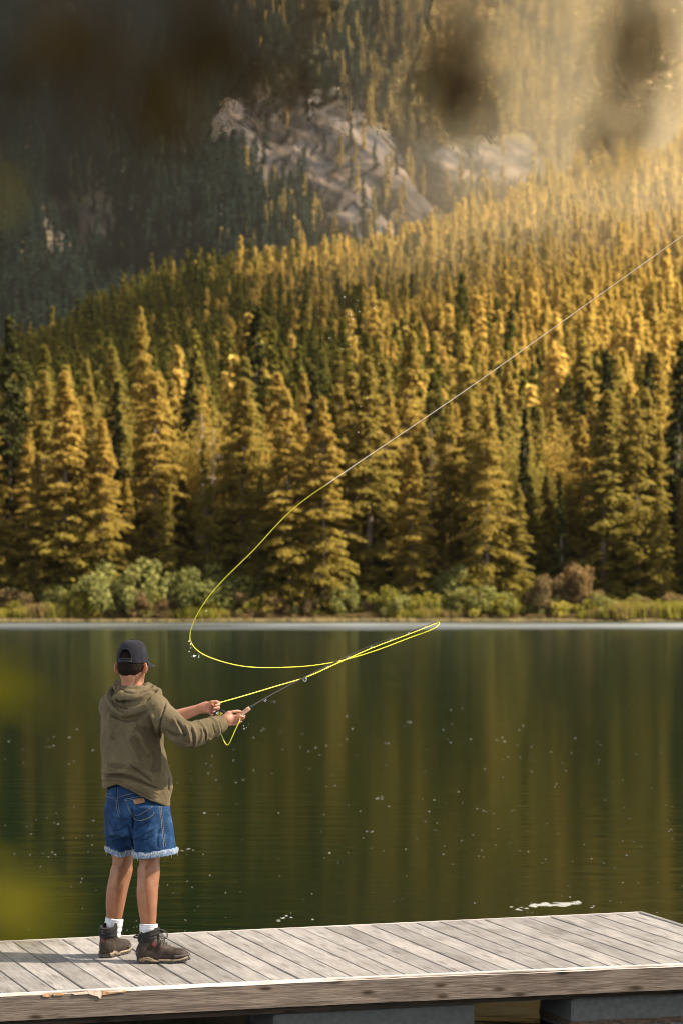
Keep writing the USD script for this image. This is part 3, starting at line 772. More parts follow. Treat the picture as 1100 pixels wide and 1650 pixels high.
# splintered front arris at the left
def splinter(pts, th, m):
    """pts: (column, row) outline in the photograph on the front board's face."""
    P = []
    for px, py in pts:
        d = at(px, py, 1.0) - [0, 0, CAMZ]
        o = np.array([0, 0, CAMZ])
        f0 = O + pdir * front_v(0)
        t = ((f0 - o) @ pdir) / (d @ pdir)
        q = o + d * t
        P.append([(q - O) @ udir, (q - O) @ nrm])
    poly = Polygon(P).buffer(0)
    e = trimesh.creation.extrude_polygon(poly, th, engine='earcut')
    v = e.vertices.copy()
    e.vertices = O + np.outer(v[:, 0], udir) + np.outer(v[:, 1], nrm) - np.outer(v[:, 2] + 0.0005, pdir) + pdir * front_v(0)
    e.fix_normals()
    return e
for pts, m in (([(68, 1603), (80, 1601.5), (81.5, 1606), (75, 1607.2), (69, 1606)], 'fresh_wood'),
               ([(85, 1602), (102, 1600.8), (103, 1604), (86, 1605)], 'fresh_wood'),
               ([(116, 1601), (140, 1598.5), (143, 1602), (120, 1603.5)], 'pale_splinter'),
               ([(141, 1597.5), (160, 1596.5), (164, 1600), (163, 1606), (161, 1610), (157, 1606), (150, 1604.5), (143, 1602)], 'pale_splinter'),
               ([(164, 1597.5), (188, 1597), (203, 1596.2), (203, 1599), (180, 1602), (165, 1604)], 'fresh_wood'),
               ([(172, 1597.5), (198, 1596.5), (196, 1598.6), (174, 1600)], 'pale_splinter')):
    obj('splinter', splinter(pts, 0.004 if m == 'fresh_wood' else 0.006, m), m, fb, label='orange and pale splintered wood chipped from the front edge' if m == 'fresh_wood' else None)
# ================================================================ SOLID SCULPTING (distance fields turned into one closed mesh)
class Vol:
    def __init__(s, lo, hi, h):
        s.lo, s.h = np.asarray(lo, float), h
        s.n = np.ceil((np.asarray(hi) - s.lo) / h).astype(int) + 1
        s.F = np.full(s.n, 0.2, np.float32)
    def put(s, f, lo, hi, k=0.0, op='add', margin=0.02):
        m = margin + k
        a = np.clip(np.floor((np.asarray(lo) - m - s.lo) / s.h).astype(int), 0, s.n)
        b = np.clip(np.ceil((np.asarray(hi) + m - s.lo) / s.h).astype(int) + 1, 0, s.n)
        if (b <= a).any():
            return
        ax = [(s.lo[i] + np.arange(a[i], b[i]) * s.h).astype(np.float32) for i in range(3)]
        X, Y, Z = ax[0][:, None, None], ax[1][None, :, None], ax[2][None, None, :]
        d = f(X, Y, Z).astype(np.float32)
        sl = tuple(slice(a[i], b[i]) for i in range(3))
        g = s.F[sl]
        if op == 'add':
            if k > 0:
                q = np.clip(0.5 + 0.5 * (g - d) / k, 0, 1)
                s.F[sl] = g + (d - g) * q - k * q * (1 - q)
            else:
                s.F[sl] = np.minimum(g, d)
        elif op == 'sub':
            d = -d
            if k > 0:
                q = np.clip(0.5 - 0.5 * (g - d) / k, 0, 1)
                s.F[sl] = g + (d - g) * q + k * q * (1 - q)
            else:
                s.F[sl] = np.maximum(g, d)
    def cone(s, a, b, ra, rb=None, k=0.0, op='add', flat=None):
        """A limb that tapers from radius ra at a to rb at b."""
        a, b = np.asarray(a, float), np.asarray(b, float)
        rb = ra if rb is None else rb
        ab = b - a
        L2 = max(float(ab @ ab), 1e-9)
        def f(X, Y, Z):
            t = np.clip(((X - a[0]) * ab[0] + (Y - a[1]) * ab[1] + (Z - a[2]) * ab[2]) / L2, 0, 1)
            return np.sqrt((X - a[0] - t * ab[0]) ** 2 + (Y - a[1] - t * ab[1]) ** 2 + (Z - a[2] - t * ab[2]) ** 2) - (ra + (rb - ra) * t)
        r = max(ra, rb)
        s.put(f, np.minimum(a, b) - r, np.maximum(a, b) + r, k, op)
    def chain(s, pts, rs, k=0.0, op='add'):
        rs = np.broadcast_to(rs, (len(pts),))
        for i in range(len(pts) - 1):
            s.cone(pts[i], pts[i + 1], rs[i], rs[i + 1], k, op)
    def ell(s, c, axes, rad, k=0.0, op='add', p=2.0):
        """An ellipsoid with the given unit axes (rows) and radii."""
        c, A, rad = np.asarray(c, float), np.asarray(axes, float), np.asarray(rad, float)
        def f(X, Y, Z):
            q = [((X - c[0]) * A[i, 0] + (Y - c[1]) * A[i, 1] + (Z - c[2]) * A[i, 2]) / rad[i] for i in range(3)]
            if p == 2.0:
                n = np.sqrt(q[0] ** 2 + q[1] ** 2 + q[2] ** 2)
            else:
                n = (np.abs(q[0]) ** p + np.abs(q[1]) ** p + np.abs(q[2]) ** p) ** (1 / p)
            return (n - 1) * rad.min()
        e = np.sqrt(((A * rad[:, None]) ** 2).sum(0)) * (1.0 if p == 2.0 else 1.25)
        s.put(f, c - e, c + e, k, op)
    def loft(s, st, fwd, right, k=0.0, p=2.3, ext=0.0):
        """Elliptic sections stacked in z: rows (z, x, y, half width along right, half depth along fwd)."""
        st = np.array(sorted(st), float)
        z = st[:, 0]
        def f(X, Y, Z):
            zz = np.clip(Z, z[0], z[-1])
            cx, cy, a, b = (np.interp(zz, z, st[:, j]) for j in (1, 2, 3, 4))
            u = (X - cx) * right[0] + (Y - cy) * right[1]
            v = (X - cx) * fwd[0] + (Y - cy) * fwd[1]
            n = (np.abs(u / a) ** p + np.abs(v / b) ** p) ** (1 / p)
            d = (n - 1) * np.minimum(a, b)
            return np.maximum(d, np.maximum(z[0] - Z, Z - z[-1]))
        r = st[:, 3:5].max() * 1.1
        s.put(f, [st[:, 1].min() - r, st[:, 2].min() - r, z[0]], [st[:, 1].max() + r, st[:, 2].max() + r, z[-1]], k)
    def cut(s, f, lo=None, hi=None):
        """Keeps only where f <= 0."""
        ax = [(s.lo[i] + np.arange(s.n[i]) * s.h).astype(np.float32) for i in range(3)]
        s.F = np.maximum(s.F, f(ax[0][:, None, None], ax[1][None, :, None], ax[2][None, None, :]).astype(np.float32))
    def mesh(s):
        """Surface nets."""
        F_ = s.F
        n = np.array(F_.shape)
        neg = F_ < 0
        cnt = np.zeros(n - 1, np.int8)
        for q in np.ndindex(2, 2, 2):
            cnt += neg[q[0]:n[0] - 1 + q[0], q[1]:n[1] - 1 + q[1], q[2]:n[2] - 1 + q[2]]
        act = (cnt > 0) & (cnt < 8)
        ci = np.argwhere(act)
        vid = np.full(n - 1, -1, np.int64)
        vid[act] = np.arange(len(ci))
        acc, w = np.zeros((len(ci), 3)), np.zeros(len(ci))
        corner = [np.array(q) for q in np.ndindex(2, 2, 2)]
        val = {tuple(q): F_[tuple((ci + q).T)] for q in corner}
        for a in corner:
            for ax in range(3):
                if a[ax] == 0:
                    b = a.copy(); b[ax] = 1
                    fa, fb = val[tuple(a)], val[tuple(b)]
                    c = (fa < 0) != (fb < 0)
                    t = np.where(c, fa / np.where(c, fa - fb, 1), 0)
                    p = np.tile(a.astype(float), (len(ci), 1)); p[:, ax] += t
                    acc[c] += p[c]; w[c] += 1
        V = s.lo + (ci + acc / w[:, None]) * s.h
        quads = []
        for ax in range(3):
            o = [i for i in range(3) if i != ax]
            A = neg[tuple(slice(1, n[i] - 1) if i != ax else slice(0, n[i] - 1) for i in range(3))]
            B = neg[tuple(slice(1, n[i] - 1) if i != ax else slice(1, n[i]) for i in range(3))]
            e = np.argwhere(A != B)
            base = e.copy(); base[:, o[0]] += 1; base[:, o[1]] += 1
            d0 = np.zeros(3, int); d0[o[0]] = 1
            d1 = np.zeros(3, int); d1[o[1]] = 1
            ids = [vid[tuple((base - x).T)] for x in (d0 + d1, d1, d0 * 0, d0)]
            q = np.stack(ids, 1)
            sw = A[tuple(e.T)] ^ (ax == 1)
            q[~sw] = q[~sw][:, ::-1]
            quads.append(q)
        Q = np.vstack(quads)
        Q = Q[(Q >= 0).all(1)]
        return trimesh.Trimesh(V, np.vstack([Q[:, [0, 1, 2]], Q[:, [0, 2, 3]]]), process=False)

def relax(m, n=6):
    import scipy.sparse as sp
    e = m.edges_unique
    nv = len(m.vertices)
    A = sp.coo_matrix((np.ones(len(e) * 2), (np.r_[e[:, 0], e[:, 1]], np.r_[e[:, 1], e[:, 0]])), shape=(nv, nv)).tocsr()
    A = sp.diags(1 / np.maximum(np.asarray(A.sum(1)).ravel(), 1)) @ A
    v = np.array(m.vertices)
    for k in range(n):
        v = v + 0.5 * (A @ v - v)
        v = v - 0.51 * (A @ v - v)
    m.vertices = v
    return m

# ================================================================ PERSON
ZP = 17.6
def P(px, py, dy=0.0):
    return at(px, py, ZP + dy)
PXM = F / ZP                                                   # pixels of the photograph for one metre at the person
UP = np.array([0, 0, 1.0])
BODY = math.radians(44)
fwd = np.array([math.sin(BODY), math.cos(BODY), 0]); rgt = np.array([math.cos(BODY), -math.sin(BODY), 0])
HEAD = math.radians(21)
hf = np.array([math.sin(HEAD), math.cos(HEAD), 0]); hr = np.array([math.cos(HEAD), -math.sin(HEAD), 0])
HC = P(213.5, 1071, 0.07)
FR, FL = on_deck(226, 1551), on_deck(170, 1541.5)              # under the two heels
def zz(py, dy=0.0):
    return P(0, py, dy)[2]
def row(py, px, dy, a, b):
    q = P(px, py, dy)
    return (q[2], q[0], q[1], a, b)

# joints
sh_r, el_r, wr_r = P(247, 1141, -0.03), P(297, 1185, -0.12), P(356, 1166, 0.05)
sh_l, el_l, wr_l = P(184, 1139, 0.24), P(258, 1164, 0.37), P(325, 1141.5, 0.33)
hip_r, kn_r, an_r = P(240, 1292, 0.03), P(241, 1402, -0.01), P(239.5, 1512, -0.03)
hip_l, kn_l, an_l = P(201, 1290, 0.17), P(197, 1402, 0.20), P(180.5, 1506, 0.21)

body = Vol([-1.60, 17.25, 0.36], [-0.48, 18.10, 2.20], 0.0042)
B = body
# head
Z3 = np.eye(3)
HA = np.stack([hr, hf, UP])
B.ell(HC + UP * 0.022, HA, (0.074, 0.095, 0.098))
B.ell(HC - UP * 0.02 - hf * 0.02, HA, (0.068, 0.072, 0.075), k=0.03)
B.cone(HC + hf * 0.035 - UP * 0.03, HC + hf * 0.062 - UP * 0.088, 0.056, 0.034, k=0.03)
for sg in (-1, 1):
    B.cone(HC + hr * 0.052 * sg - hf * 0.002 - UP * 0.045, HC + hf * 0.06 - UP * 0.095 + hr * 0.02 * sg, 0.021, 0.018, k=0.025)     # jaw
    B.ell(HC + hr * 0.035 * sg + hf * 0.078 - UP * 0.022, HA, (0.02, 0.016, 0.016), k=0.015)                                   # cheek
    B.ell(HC + hr * 0.032 * sg + hf * 0.096 + UP * 0.004, HA, (0.014, 0.012, 0.010), k=0.006, op='sub')                         # eye hollow
    B.ell(HC + hr * 0.031 * sg + hf * 0.083 + UP * 0.003, HA, (0.012, 0.012, 0.011), k=0.002)                                   # eye
    ea = hr * sg * 0.80 - hf * 0.60                                                                                            # ears stand off
    ec = HC + hr * 0.081 * sg - hf * 0.010 - UP * 0.020
    E = np.stack([np.cross(ea, UP), ea, UP])
    B.ell(ec + ea * 0.010, E, (0.0075, 0.020, 0.033), k=0.006)
    B.ell(ec + ea * 0.013 + np.cross(ea, UP) * 0.008 * sg, E, (0.005, 0.010, 0.020), k=0.004, op='sub')
B.cone(HC + hf * 0.094 + UP * 0.0, HC + hf * 0.115 - UP * 0.036, 0.008, 0.013, k=0.012)                                           # nose
for q in (-1, 1):
    B.ell(HC + hf * 0.094 - UP * (0.064 + 0.005 * q), HA, (0.022, 0.007, 0.005), k=0.006)                                      # lips
B.ell(HC + hf * 0.088 - UP * 0.098, HA, (0.018, 0.016, 0.014), k=0.015)                                                         # chin
nb = P(213, 1124, 0.10)
B.cone(HC - hf * 0.026 - UP * 0.045, nb, 0.050, 0.064, k=0.025)
# trunk, kept inside the clothes
B.loft([row(1122, 213, 0.1, 0.13, 0.07), row(1145, 213, 0.1, 0.17, 0.09), row(1190, 214, 0.1, 0.165, 0.105), row(1250, 219, 0.1, 0.15, 0.105), row(1300, 221, 0.1, 0.165, 0.12), row(1325, 221, 0.1, 0.15, 0.11)], fwd, rgt, k=0.04)
# arms
for s_, e_, w_ in ((sh_r, el_r, wr_r), (sh_l, el_l, wr_l)):
    B.cone(s_, e_, 0.050, 0.041, k=0.03)
    mid = e_ + (w_ - e_) * 0.32
    B.cone(e_, mid, 0.040, 0.041, k=0.015)
    B.cone(mid, w_, 0.041, 0.0265, k=0.015)
# legs
for h_, k_, a_, sg in ((hip_r, kn_r, an_r, 1), (hip_l, kn_l, an_l, -1)):
    B.cone(h_, k_, 0.070, 0.056, k=0.03)
    c1 = k_ + (a_ - k_) * 0.30 - fwd * 0.018
    c2 = k_ + (a_ - k_) * 0.62 - fwd * 0.008
    tt_ = np.linspace(0, 1, 22)
    from scipy.interpolate import PchipInterpolator
    rr_ = PchipInterpolator([0, .12, .3, .5, .7, .85, 1], [.0560, .0545, .0575, .0535, .0445, .0385, .0365])(tt_)
    bk_ = PchipInterpolator([0, .12, .3, .5, .7, 1], [0, .004, .017, .014, .007, 0])(tt_)
    B.chain(k_ + (a_ - k_) * tt_[:, None] - fwd * bk_[:, None], rr_, k=0.004)
    B.cone(k_ + fwd * 0.03, k_ + (a_ - k_) * 0.8 + fwd * 0.012, 0.034, 0.024, k=0.02)                # shin
    B.cone(k_ - fwd * 0.047 + rgt * 0.028, k_ + (a_ - k_) * 0.16 - fwd * 0.048 + rgt * 0.022, 0.010, 0.010, k=0.03)   # hamstring cords
    B.cone(k_ - fwd * 0.047 - rgt * 0.028, k_ + (a_ - k_) * 0.16 - fwd * 0.048 - rgt * 0.022, 0.010, 0.010, k=0.03)
    tdir = (np.array([0.985, 0.06, 0]) if sg == 1 else np.array([0.42, 0.91, 0]))
    B.cone(a_, a_ + tdir * 0.04 - UP * 0.045, 0.034, 0.028, k=0.02)
# right hand: thumb along the top of the cork, forefinger under it, the others round the far side
def hand(palm, fingers, rf):
    for a, b, ra, rb in palm:
        B.cone(P(*a), P(*b), ra, rb, k=0.014)
    for pts in fingers:
        n = len(pts)
        B.chain([P(*q) for q in pts], np.linspace(rf, rf * 0.80, n), k=0.004)
hand([((357, 1165.5, 0.05), (368, 1161, 0.055), 0.0265, 0.026), ((366, 1160, 0.05), (380, 1156.5, 0.06), 0.025, 0.017), ((366, 1163, 0.055), (378, 1165, 0.075), 0.025, 0.016),
      ((362, 1158, 0.05), (369, 1150, 0.055), 0.022, 0.016)],
     [[(367, 1150.5, 0.05), (376, 1147, 0.058), (383, 1146.2, 0.07), (388, 1147.2, 0.08)],
      [(379, 1155, 0.05), (387, 1154.3, 0.045), (393, 1155.8, 0.06), (391.5, 1158.5, 0.075)],
      [(381, 1159, 0.062), (388, 1159, 0.075), (389, 1154, 0.105), (383, 1151, 0.11)],
      [(380, 1163, 0.07), (386, 1163, 0.09), (385, 1157, 0.118), (379, 1155, 0.115)],
      [(378, 1166.5, 0.08), (383, 1166, 0.10), (381, 1160, 0.122), (376, 1159, 0.115)]], 0.0092)
# left hand: a fist pinching the line between thumb and forefinger
hand([((325, 1141.5, 0.33), (334, 1140, 0.33), 0.0265, 0.027), ((332, 1138, 0.33), (340, 1135.5, 0.335), 0.026, 0.017), ((332, 1142, 0.33), (340, 1147.5, 0.335), 0.027, 0.016), ((334, 1141, 0.34), (341, 1142, 0.35), 0.024, 0.018)],
     [[(333, 1136, 0.31), (341, 1131.5, 0.305), (348, 1130.5, 0.31), (353.5, 1132.2, 0.325)],
      [(340, 1133, 0.33), (350.5, 1132.5, 0.345), (353, 1135.5, 0.32), (347, 1137, 0.305)],
      [(341, 1138.8, 0.335), (351.5, 1138.6, 0.345), (352.5, 1141, 0.315), (345, 1141.8, 0.302)],
      [(341, 1144.5, 0.335), (350.5, 1145, 0.345), (350.5, 1147, 0.315), (344, 1147.2, 0.303)],
      [(339.5, 1149.8, 0.335), (347.5, 1151, 0.34), (347, 1152.5, 0.315), (341, 1152, 0.305)]], 0.0092)
BM = relax(B.mesh(), 3)
print('body', len(BM.faces))

# ---- hoodie
H = Vol([-1.60, 17.28, 1.12], [-0.62, 18.05, 2.0], 0.0042)
H.loft([row(1121, 213, 0.1, 0.125, 0.075), row(1129, 212.5, 0.1, 0.175, 0.10), row(1140, 212.5, 0.1, 0.198, 0.118), row(1165, 212, 0.1, 0.203, 0.134), row(1200, 213, 0.1, 0.202, 0.146), row(1230, 217, 0.1, 0.205, 0.155),
        row(1252, 221, 0.1, 0.218, 0.166), row(1268, 221.5, 0.1, 0.214, 0.168), row(1284, 221, 0.1, 0.205, 0.160), row(1305, 221, 0.1, 0.200, 0.155)], fwd, rgt, p=2.35)
for s_, sd in ((sh_r, 1), (sh_l, -1)):
    H.cone(P(213, 1118, 0.1) + rgt * 0.05 * sd, s_, 0.062, 0.072, k=0.05)
# right sleeve, with slack below the elbow and a bunched cuff
H.chain([sh_r, el_r + [0, 0, 0.004]], [0.080, 0.071], k=0.045)
a_, b_ = el_r, wr_r
mm = lambda t, o=0.0: a_ + (b_ - a_) * t - UP * o
H.chain([mm(0), mm(0.25, 0.012), mm(0.55, 0.008), mm(0.80, 0.002), mm(0.97)], [0.071, 0.068, 0.060, 0.052, 0.049], k=0.02)
ax_ = (b_ - a_) / np.linalg.norm(b_ - a_)
for t, r_ in ((0.10, 0.066), (0.40, 0.063), (0.78, 0.051)):
    o_ = UP * 0.006 + np.array([0.002, 0.0, 0])
    H.ell(mm(t, 0.012), np.stack([ax_, np.cross(ax_, UP) / np.linalg.norm(np.cross(ax_, UP)), np.cross(np.cross(ax_, UP), ax_)]), (0.011 + 0.006 * math.sin(t * 40), r_ + 0.003, r_ + 0.004), k=0.014)
# left sleeve, pushed up
H.chain([sh_l, el_l], [0.078, 0.066], k=0.045)
H.cone(el_l, el_l + (wr_l - el_l) * 0.28, 0.062, 0.048, k=0.02)
# hood lying on the back
H.ell(P(212, 1125, 0.025), np.stack([rgt, fwd, UP]), (0.120, 0.098, 0.055), k=0.022)
hood_c = [P(180, 1112, 0.14), P(176.5, 1126, 0.08), P(184, 1140, 0.01), P(199, 1149, -0.045), P(220, 1145, -0.085), P(241, 1131, -0.085), P(254, 1119, -0.02), P(250, 1112, 0.08)]
H.chain(spline(hood_c, 26), 0.021, k=0.008)
hood_b = [P(189, 1099.5, 0.17), P(185.5, 1106, 0.10), P(192, 1117, 0.02), P(207, 1123, -0.03), P(226, 1119, -0.045), P(246, 1112.5, 0.0), P(249, 1109, 0.08), P(238, 1103, 0.19)]
H.chain(spline(hood_b, 26), 0.015, k=0.005)
col = [P(194, 1102, 0.17), P(191, 1106, 0.10), P(200, 1109.5, 0.035), P(216, 1110, 0.01), P(234, 1110, 0.04), P(238, 1108, 0.11), P(226, 1106, 0.19)]
H.chain(spline(col, 22), 0.015, k=0.012)
gro = [P(187, 1113, 0.04), P(198, 1129, -0.035), P(216, 1132, -0.085), P(238, 1122, -0.075), P(250, 1114, -0.02)]
H.chain(spline(gro, 22), 0.010, k=0.012, op='sub')
gro = [P(190, 1124, -0.01), P(202, 1138.5, -0.07), P(222, 1136, -0.105), P(240, 1126, -0.09)]
H.chain(spline(gro, 22), 0.008, k=0.010, op='sub')
# opening at the neck, and the hem: a slanting plane, high at the left back
H.cone(nb + UP * 0.03, HC - UP * 0.05, 0.060, 0.066, k=0.01, op='sub')
hz0 = lambda X, Y: np.interp(X, [P(165, 0)[0], P(190, 0)[0], P(268, 0)[0], P(285, 0)[0]], [zz(1273), zz(1263), zz(1299.5), zz(1302)])
H.cut(lambda X, Y, Z: (hz0(X + Y * 0, Y) - Z).astype(np.float32) + 0 * Y)
HM = relax(H.mesh(), 6)

def polyd(q, pts):
    """Distance of the points q from a polyline, and how far along it they lie (0 to 1)."""
    pts = np.asarray(pts, float)
    best, along = np.full(len(q), 1e9), np.zeros(len(q))
    seg = np.linalg.norm(np.diff(pts, axis=0), axis=1); tot = seg.sum(); acc = 0
    for i in range(len(pts) - 1):
        a, b = pts[i], pts[i + 1]
        t = np.clip(((q - a) @ (b - a)) / max(seg[i] ** 2, 1e-9), 0, 1)
        d = np.linalg.norm(q - a - t[:, None] * (b - a), axis=1)
        c = d < best
        best[c] = d[c]; along[c] = ((acc + t * seg[i]) / tot)[c]
        acc += seg[i]
    return best, along

def folds(m, curves, wander=0.0, wscale=18.0, seed=1):
    """Presses creases and raises folds along curves given on the side that faces the bank (row and column of the photograph)."""
    v = m.vertices.copy()
    nn = np.array(trimesh.Trimesh(v, m.faces, process=False).vertex_normals)
    q = pix(v)
    face = np.clip(-nn[:, 1] * 1.6 + 0.15, 0, 1)
    d = np.zeros(len(v))
    for pts, w, amp in curves:
        pts = spline(np.asarray(pts, float), 24) if len(pts) > 2 else np.asarray(pts, float)
        dist, al = polyd(q, pts)
        taper = np.clip(np.minimum(al, 1 - al) * 5 + 0.25, 0, 1)
        d += 1.9 * amp * np.exp(-(dist / (w * 0.82)) ** 2) * taper * face
    if wander:
        d += (meshkit.fbm(v * wscale * np.array([1, 1, 0.8]), 3, seed) - 0.5) * wander
    m.vertices = v + nn * d[:, None]
    return m

mm_ = 0.001
HF = [
    ([(166, 1249), (182, 1250), (198, 1250), (220, 1257), (240, 1266), (262, 1273)], 2.2, -11 * mm_),
    ([(168, 1244), (184, 1245.5), (200, 1245), (222, 1251), (243, 1260)], 3.0, 8 * mm_),
    ([(164, 1256), (184, 1255), (204, 1258), (228, 1267), (255, 1279)], 2.8, 8 * mm_),
    ([(170, 1236), (190, 1240), (212, 1241)], 3.2, 5 * mm_), ([(172, 1231), (188, 1234), (206, 1235)], 2.4, -5 * mm_),
    ([(208, 1233), (224, 1243), (246, 1262)], 2.0, -9 * mm_), ([(214, 1230), (230, 1241), (250, 1257)], 2.6, 7 * mm_),
    ([(198, 1267), (222, 1276), (248, 1290)], 2.0, -5 * mm_), ([(196, 1261), (226, 1270), (252, 1284)], 2.2, 4 * mm_),
    ([(226, 1222), (240, 1236), (262, 1250)], 2.6, -5 * mm_),
    ([(218, 1186), (228, 1202), (240, 1222)], 5.0, -6 * mm_), ([(206, 1190), (214, 1206), (224, 1226)], 5.5, 5 * mm_),
    ([(246, 1205), (248, 1225), (244, 1246)], 4.0, -6 * mm_), ([(256, 1200), (258, 1225), (258, 1250)], 3.2, 6 * mm_),
    ([(178, 1150), (176, 1180), (180, 1210)], 5.0, 5 * mm_), ([(190, 1160), (186, 1190), (192, 1215)], 5.0, -4 * mm_),
    ([(269, 1128), (262, 1150), (257, 1172), (259, 1192)], 1.6, -8 * mm_),
    ([(244, 1150), (250, 1165), (256, 1180)], 3.0, 7 * mm_), ([(238, 1150), (244, 1168), (250, 1186)], 2.6, -6 * mm_),
    ([(263, 1176), (280, 1183), (298, 1186)], 2.6, -7 * mm_), ([(262, 1184), (280, 1192), (300, 1196)], 3.0, 6 * mm_),
    ([(284, 1160), (294, 1176), (300, 1190)], 2.2, -8 * mm_), ([(279, 1158), (288, 1174), (294, 1190)], 2.4, 6 * mm_),
    ([(298, 1168), (304, 1184), (306, 1198)], 2.2, 7 * mm_), ([(308, 1172), (312, 1186), (312, 1200)], 1.6, -8 * mm_),
    ([(322, 1172), (326, 1180), (321, 1198)], 1.8, 5 * mm_), ([(328, 1176), (332, 1184), (331, 1198)], 1.4, -7 * mm_),
    ([(341, 1165), (345, 1173), (347, 1184)], 1.2, -5 * mm_), ([(352, 1161), (356, 1175), (356, 1188)], 1.0, -4 * mm_), ([(335, 1190), (342, 1192), (350, 1189)], 1.5, 4 * mm_),
    ([(270, 1203), (276, 1240), (276, 1250)], 1.4, -6 * mm_), ([(276, 1250), (273, 1262), (273, 1277)], 1.4, -7 * mm_),
    ([(194, 1108), (204, 1115), (220, 1115.5), (243, 1110)], 1.5, -9 * mm_), ([(199, 1131), (207, 1152)], 0.9, -3 * mm_),
    ([(181, 1128), (190, 1142), (202, 1149)], 1.6, -5 * mm_), ([(192, 1136), (214, 1141), (238, 1129)], 1.6, 4 * mm_),
    ([(178, 1148), (190, 1157), (208, 1160), (230, 1151), (250, 1136)], 3.0, -5 * mm_),
]
HM = folds(HM, HF, 0.013, 15.0, 3)
HM = folds(HM, [], 0.0045, 48.0, 5)

# ---- shorts
S = Vol([-1.60, 17.30, 0.90], [-0.80, 18.0, 1.45], 0.0042)
S.loft([row(1262, 220, 0.1, 0.178, 0.135), row(1280, 220, 0.1, 0.186, 0.150), row(1300, 220, 0.1, 0.190, 0.158), row(1325, 221, 0.1, 0.188, 0.155), row(1345, 222, 0.1, 0.175, 0.14)], fwd, rgt, p=2.2)
S.loft([row(1300, 238, 0.03, 0.110, 0.125), row(1340, 246, 0.02, 0.110, 0.125), row(1366, 249.5, 0.0, 0.112, 0.118), row(1384, 250.5, 0.0, 0.114, 0.116)], fwd, rgt, k=0.03, p=2.2)
S.loft([row(1300, 204, 0.17, 0.110, 0.120), row(1340, 198, 0.19, 0.098, 0.104), row(1366, 195.5, 0.2, 0.080, 0.088), row(1388, 195, 0.2, 0.075, 0.080)], fwd, rgt, k=0.03, p=2.2)
xs_ = [P(a, 0)[0] for a in (170, 175, 190, 216, 219, 245, 283, 290)]
ys_ = [zz(a) for a in (1371, 1372.5, 1379, 1373.5, 1376, 1374, 1369, 1368)]
S.cut(lambda X, Y, Z: (np.interp(X + 0 * Y, xs_, ys_) - Z).astype(np.float32))
S.cone(P(215, 1330, 0.10), P(216, 1358, 0.11), 0.040, 0.030, k=0.03)
S.cone(P(195, 1392, 0.2), P(196, 1364, 0.2), 0.064, 0.058, k=0.004, op='sub')
S.cone(P(250, 1392, 0.0), P(246, 1350, 0.0), 0.100, 0.085, k=0.004, op='sub')
SM = relax(S.mesh(), 5)
SM = folds(SM, [
    ([(212, 1296), (214, 1325), (211, 1350)], 2.2, -7 * mm_), ([(206, 1330), (212, 1352), (216, 1370)], 2.2, -8 * mm_),
    ([(216, 1345), (226, 1332), (242, 1325)], 2.2, -5 * mm_), ([(214, 1352), (230, 1345), (252, 1330)], 2.6, 4 * mm_),
    ([(222, 1356), (240, 1352), (258, 1340)], 2.0, -4 * mm_), ([(180, 1340), (194, 1338), (208, 1330)], 2.6, -4 * mm_),
    ([(178, 1356), (192, 1350), (206, 1344)], 2.2, 4 * mm_), ([(182, 1312), (195, 1318), (208, 1318)], 3.0, 4 * mm_),
    ([(232, 1362), (236, 1340), (244, 1326)], 2.2, 4 * mm_), ([(255, 1368), (254, 1350), (258, 1335)], 2.4, -4 * mm_),
    ([(188, 1268), (188.5, 1290), (189.5, 1312)], 0.8, -2 * mm_), ([(258, 1296), (262, 1330), (265, 1366)], 0.8, -3 * mm_)], 0.006, 22.0, 6)

# ---- things laid on a garment: points dropped on its surface from the bank side
def drop(m, pts, off=0.002):
    """The points where the lines of sight through the given columns and rows meet the mesh, lifted off it by off."""
    v, f = m.vertices, m.faces
    q = pix(v)
    tri = q[f]
    nz = np.cross(v[f[:, 1]] - v[f[:, 0]], v[f[:, 2]] - v[f[:, 0]])
    lo, hi = tri.min(1), tri.max(1)
    out = []
    vn = np.array(trimesh.Trimesh(v, f, process=False).vertex_normals)
    last_p = None
    for px, py in pts:
        c = np.nonzero((lo[:, 0] <= px) & (hi[:, 0] >= px) & (lo[:, 1] <= py) & (hi[:, 1] >= py))[0]
        best = None
        for i in c:
            a, b, d = tri[i]
            den = (b[0] - a[0]) * (d[1] - a[1]) - (d[0] - a[0]) * (b[1] - a[1])
            if abs(den) < 1e-9:
                continue
            u = ((px - a[0]) * (d[1] - a[1]) - (d[0] - a[0]) * (py - a[1])) / den
            w = ((b[0] - a[0]) * (py - a[1]) - (px - a[0]) * (b[1] - a[1])) / den
            if u >= -1e-6 and w >= -1e-6 and u + w <= 1 + 1e-6:
                p3 = v[f[i, 0]] * (1 - u - w) + v[f[i, 1]] * u + v[f[i, 2]] * w
                if best is None or p3[1] < best[0][1]:
                    n3 = vn[f[i, 0]] * (1 - u - w) + vn[f[i, 1]] * u + vn[f[i, 2]] * w
                    best = (p3, n3 / np.linalg.norm(n3))
        if best is None:
            if last_p is None:
                k = np.argmin(((q - [px, py]) ** 2).sum(1)); best = (v[k], vn[k])
            else:
                best = last_p
        last_p = best
        out.append(best[0] + best[1] * off)
    return np.array(out)

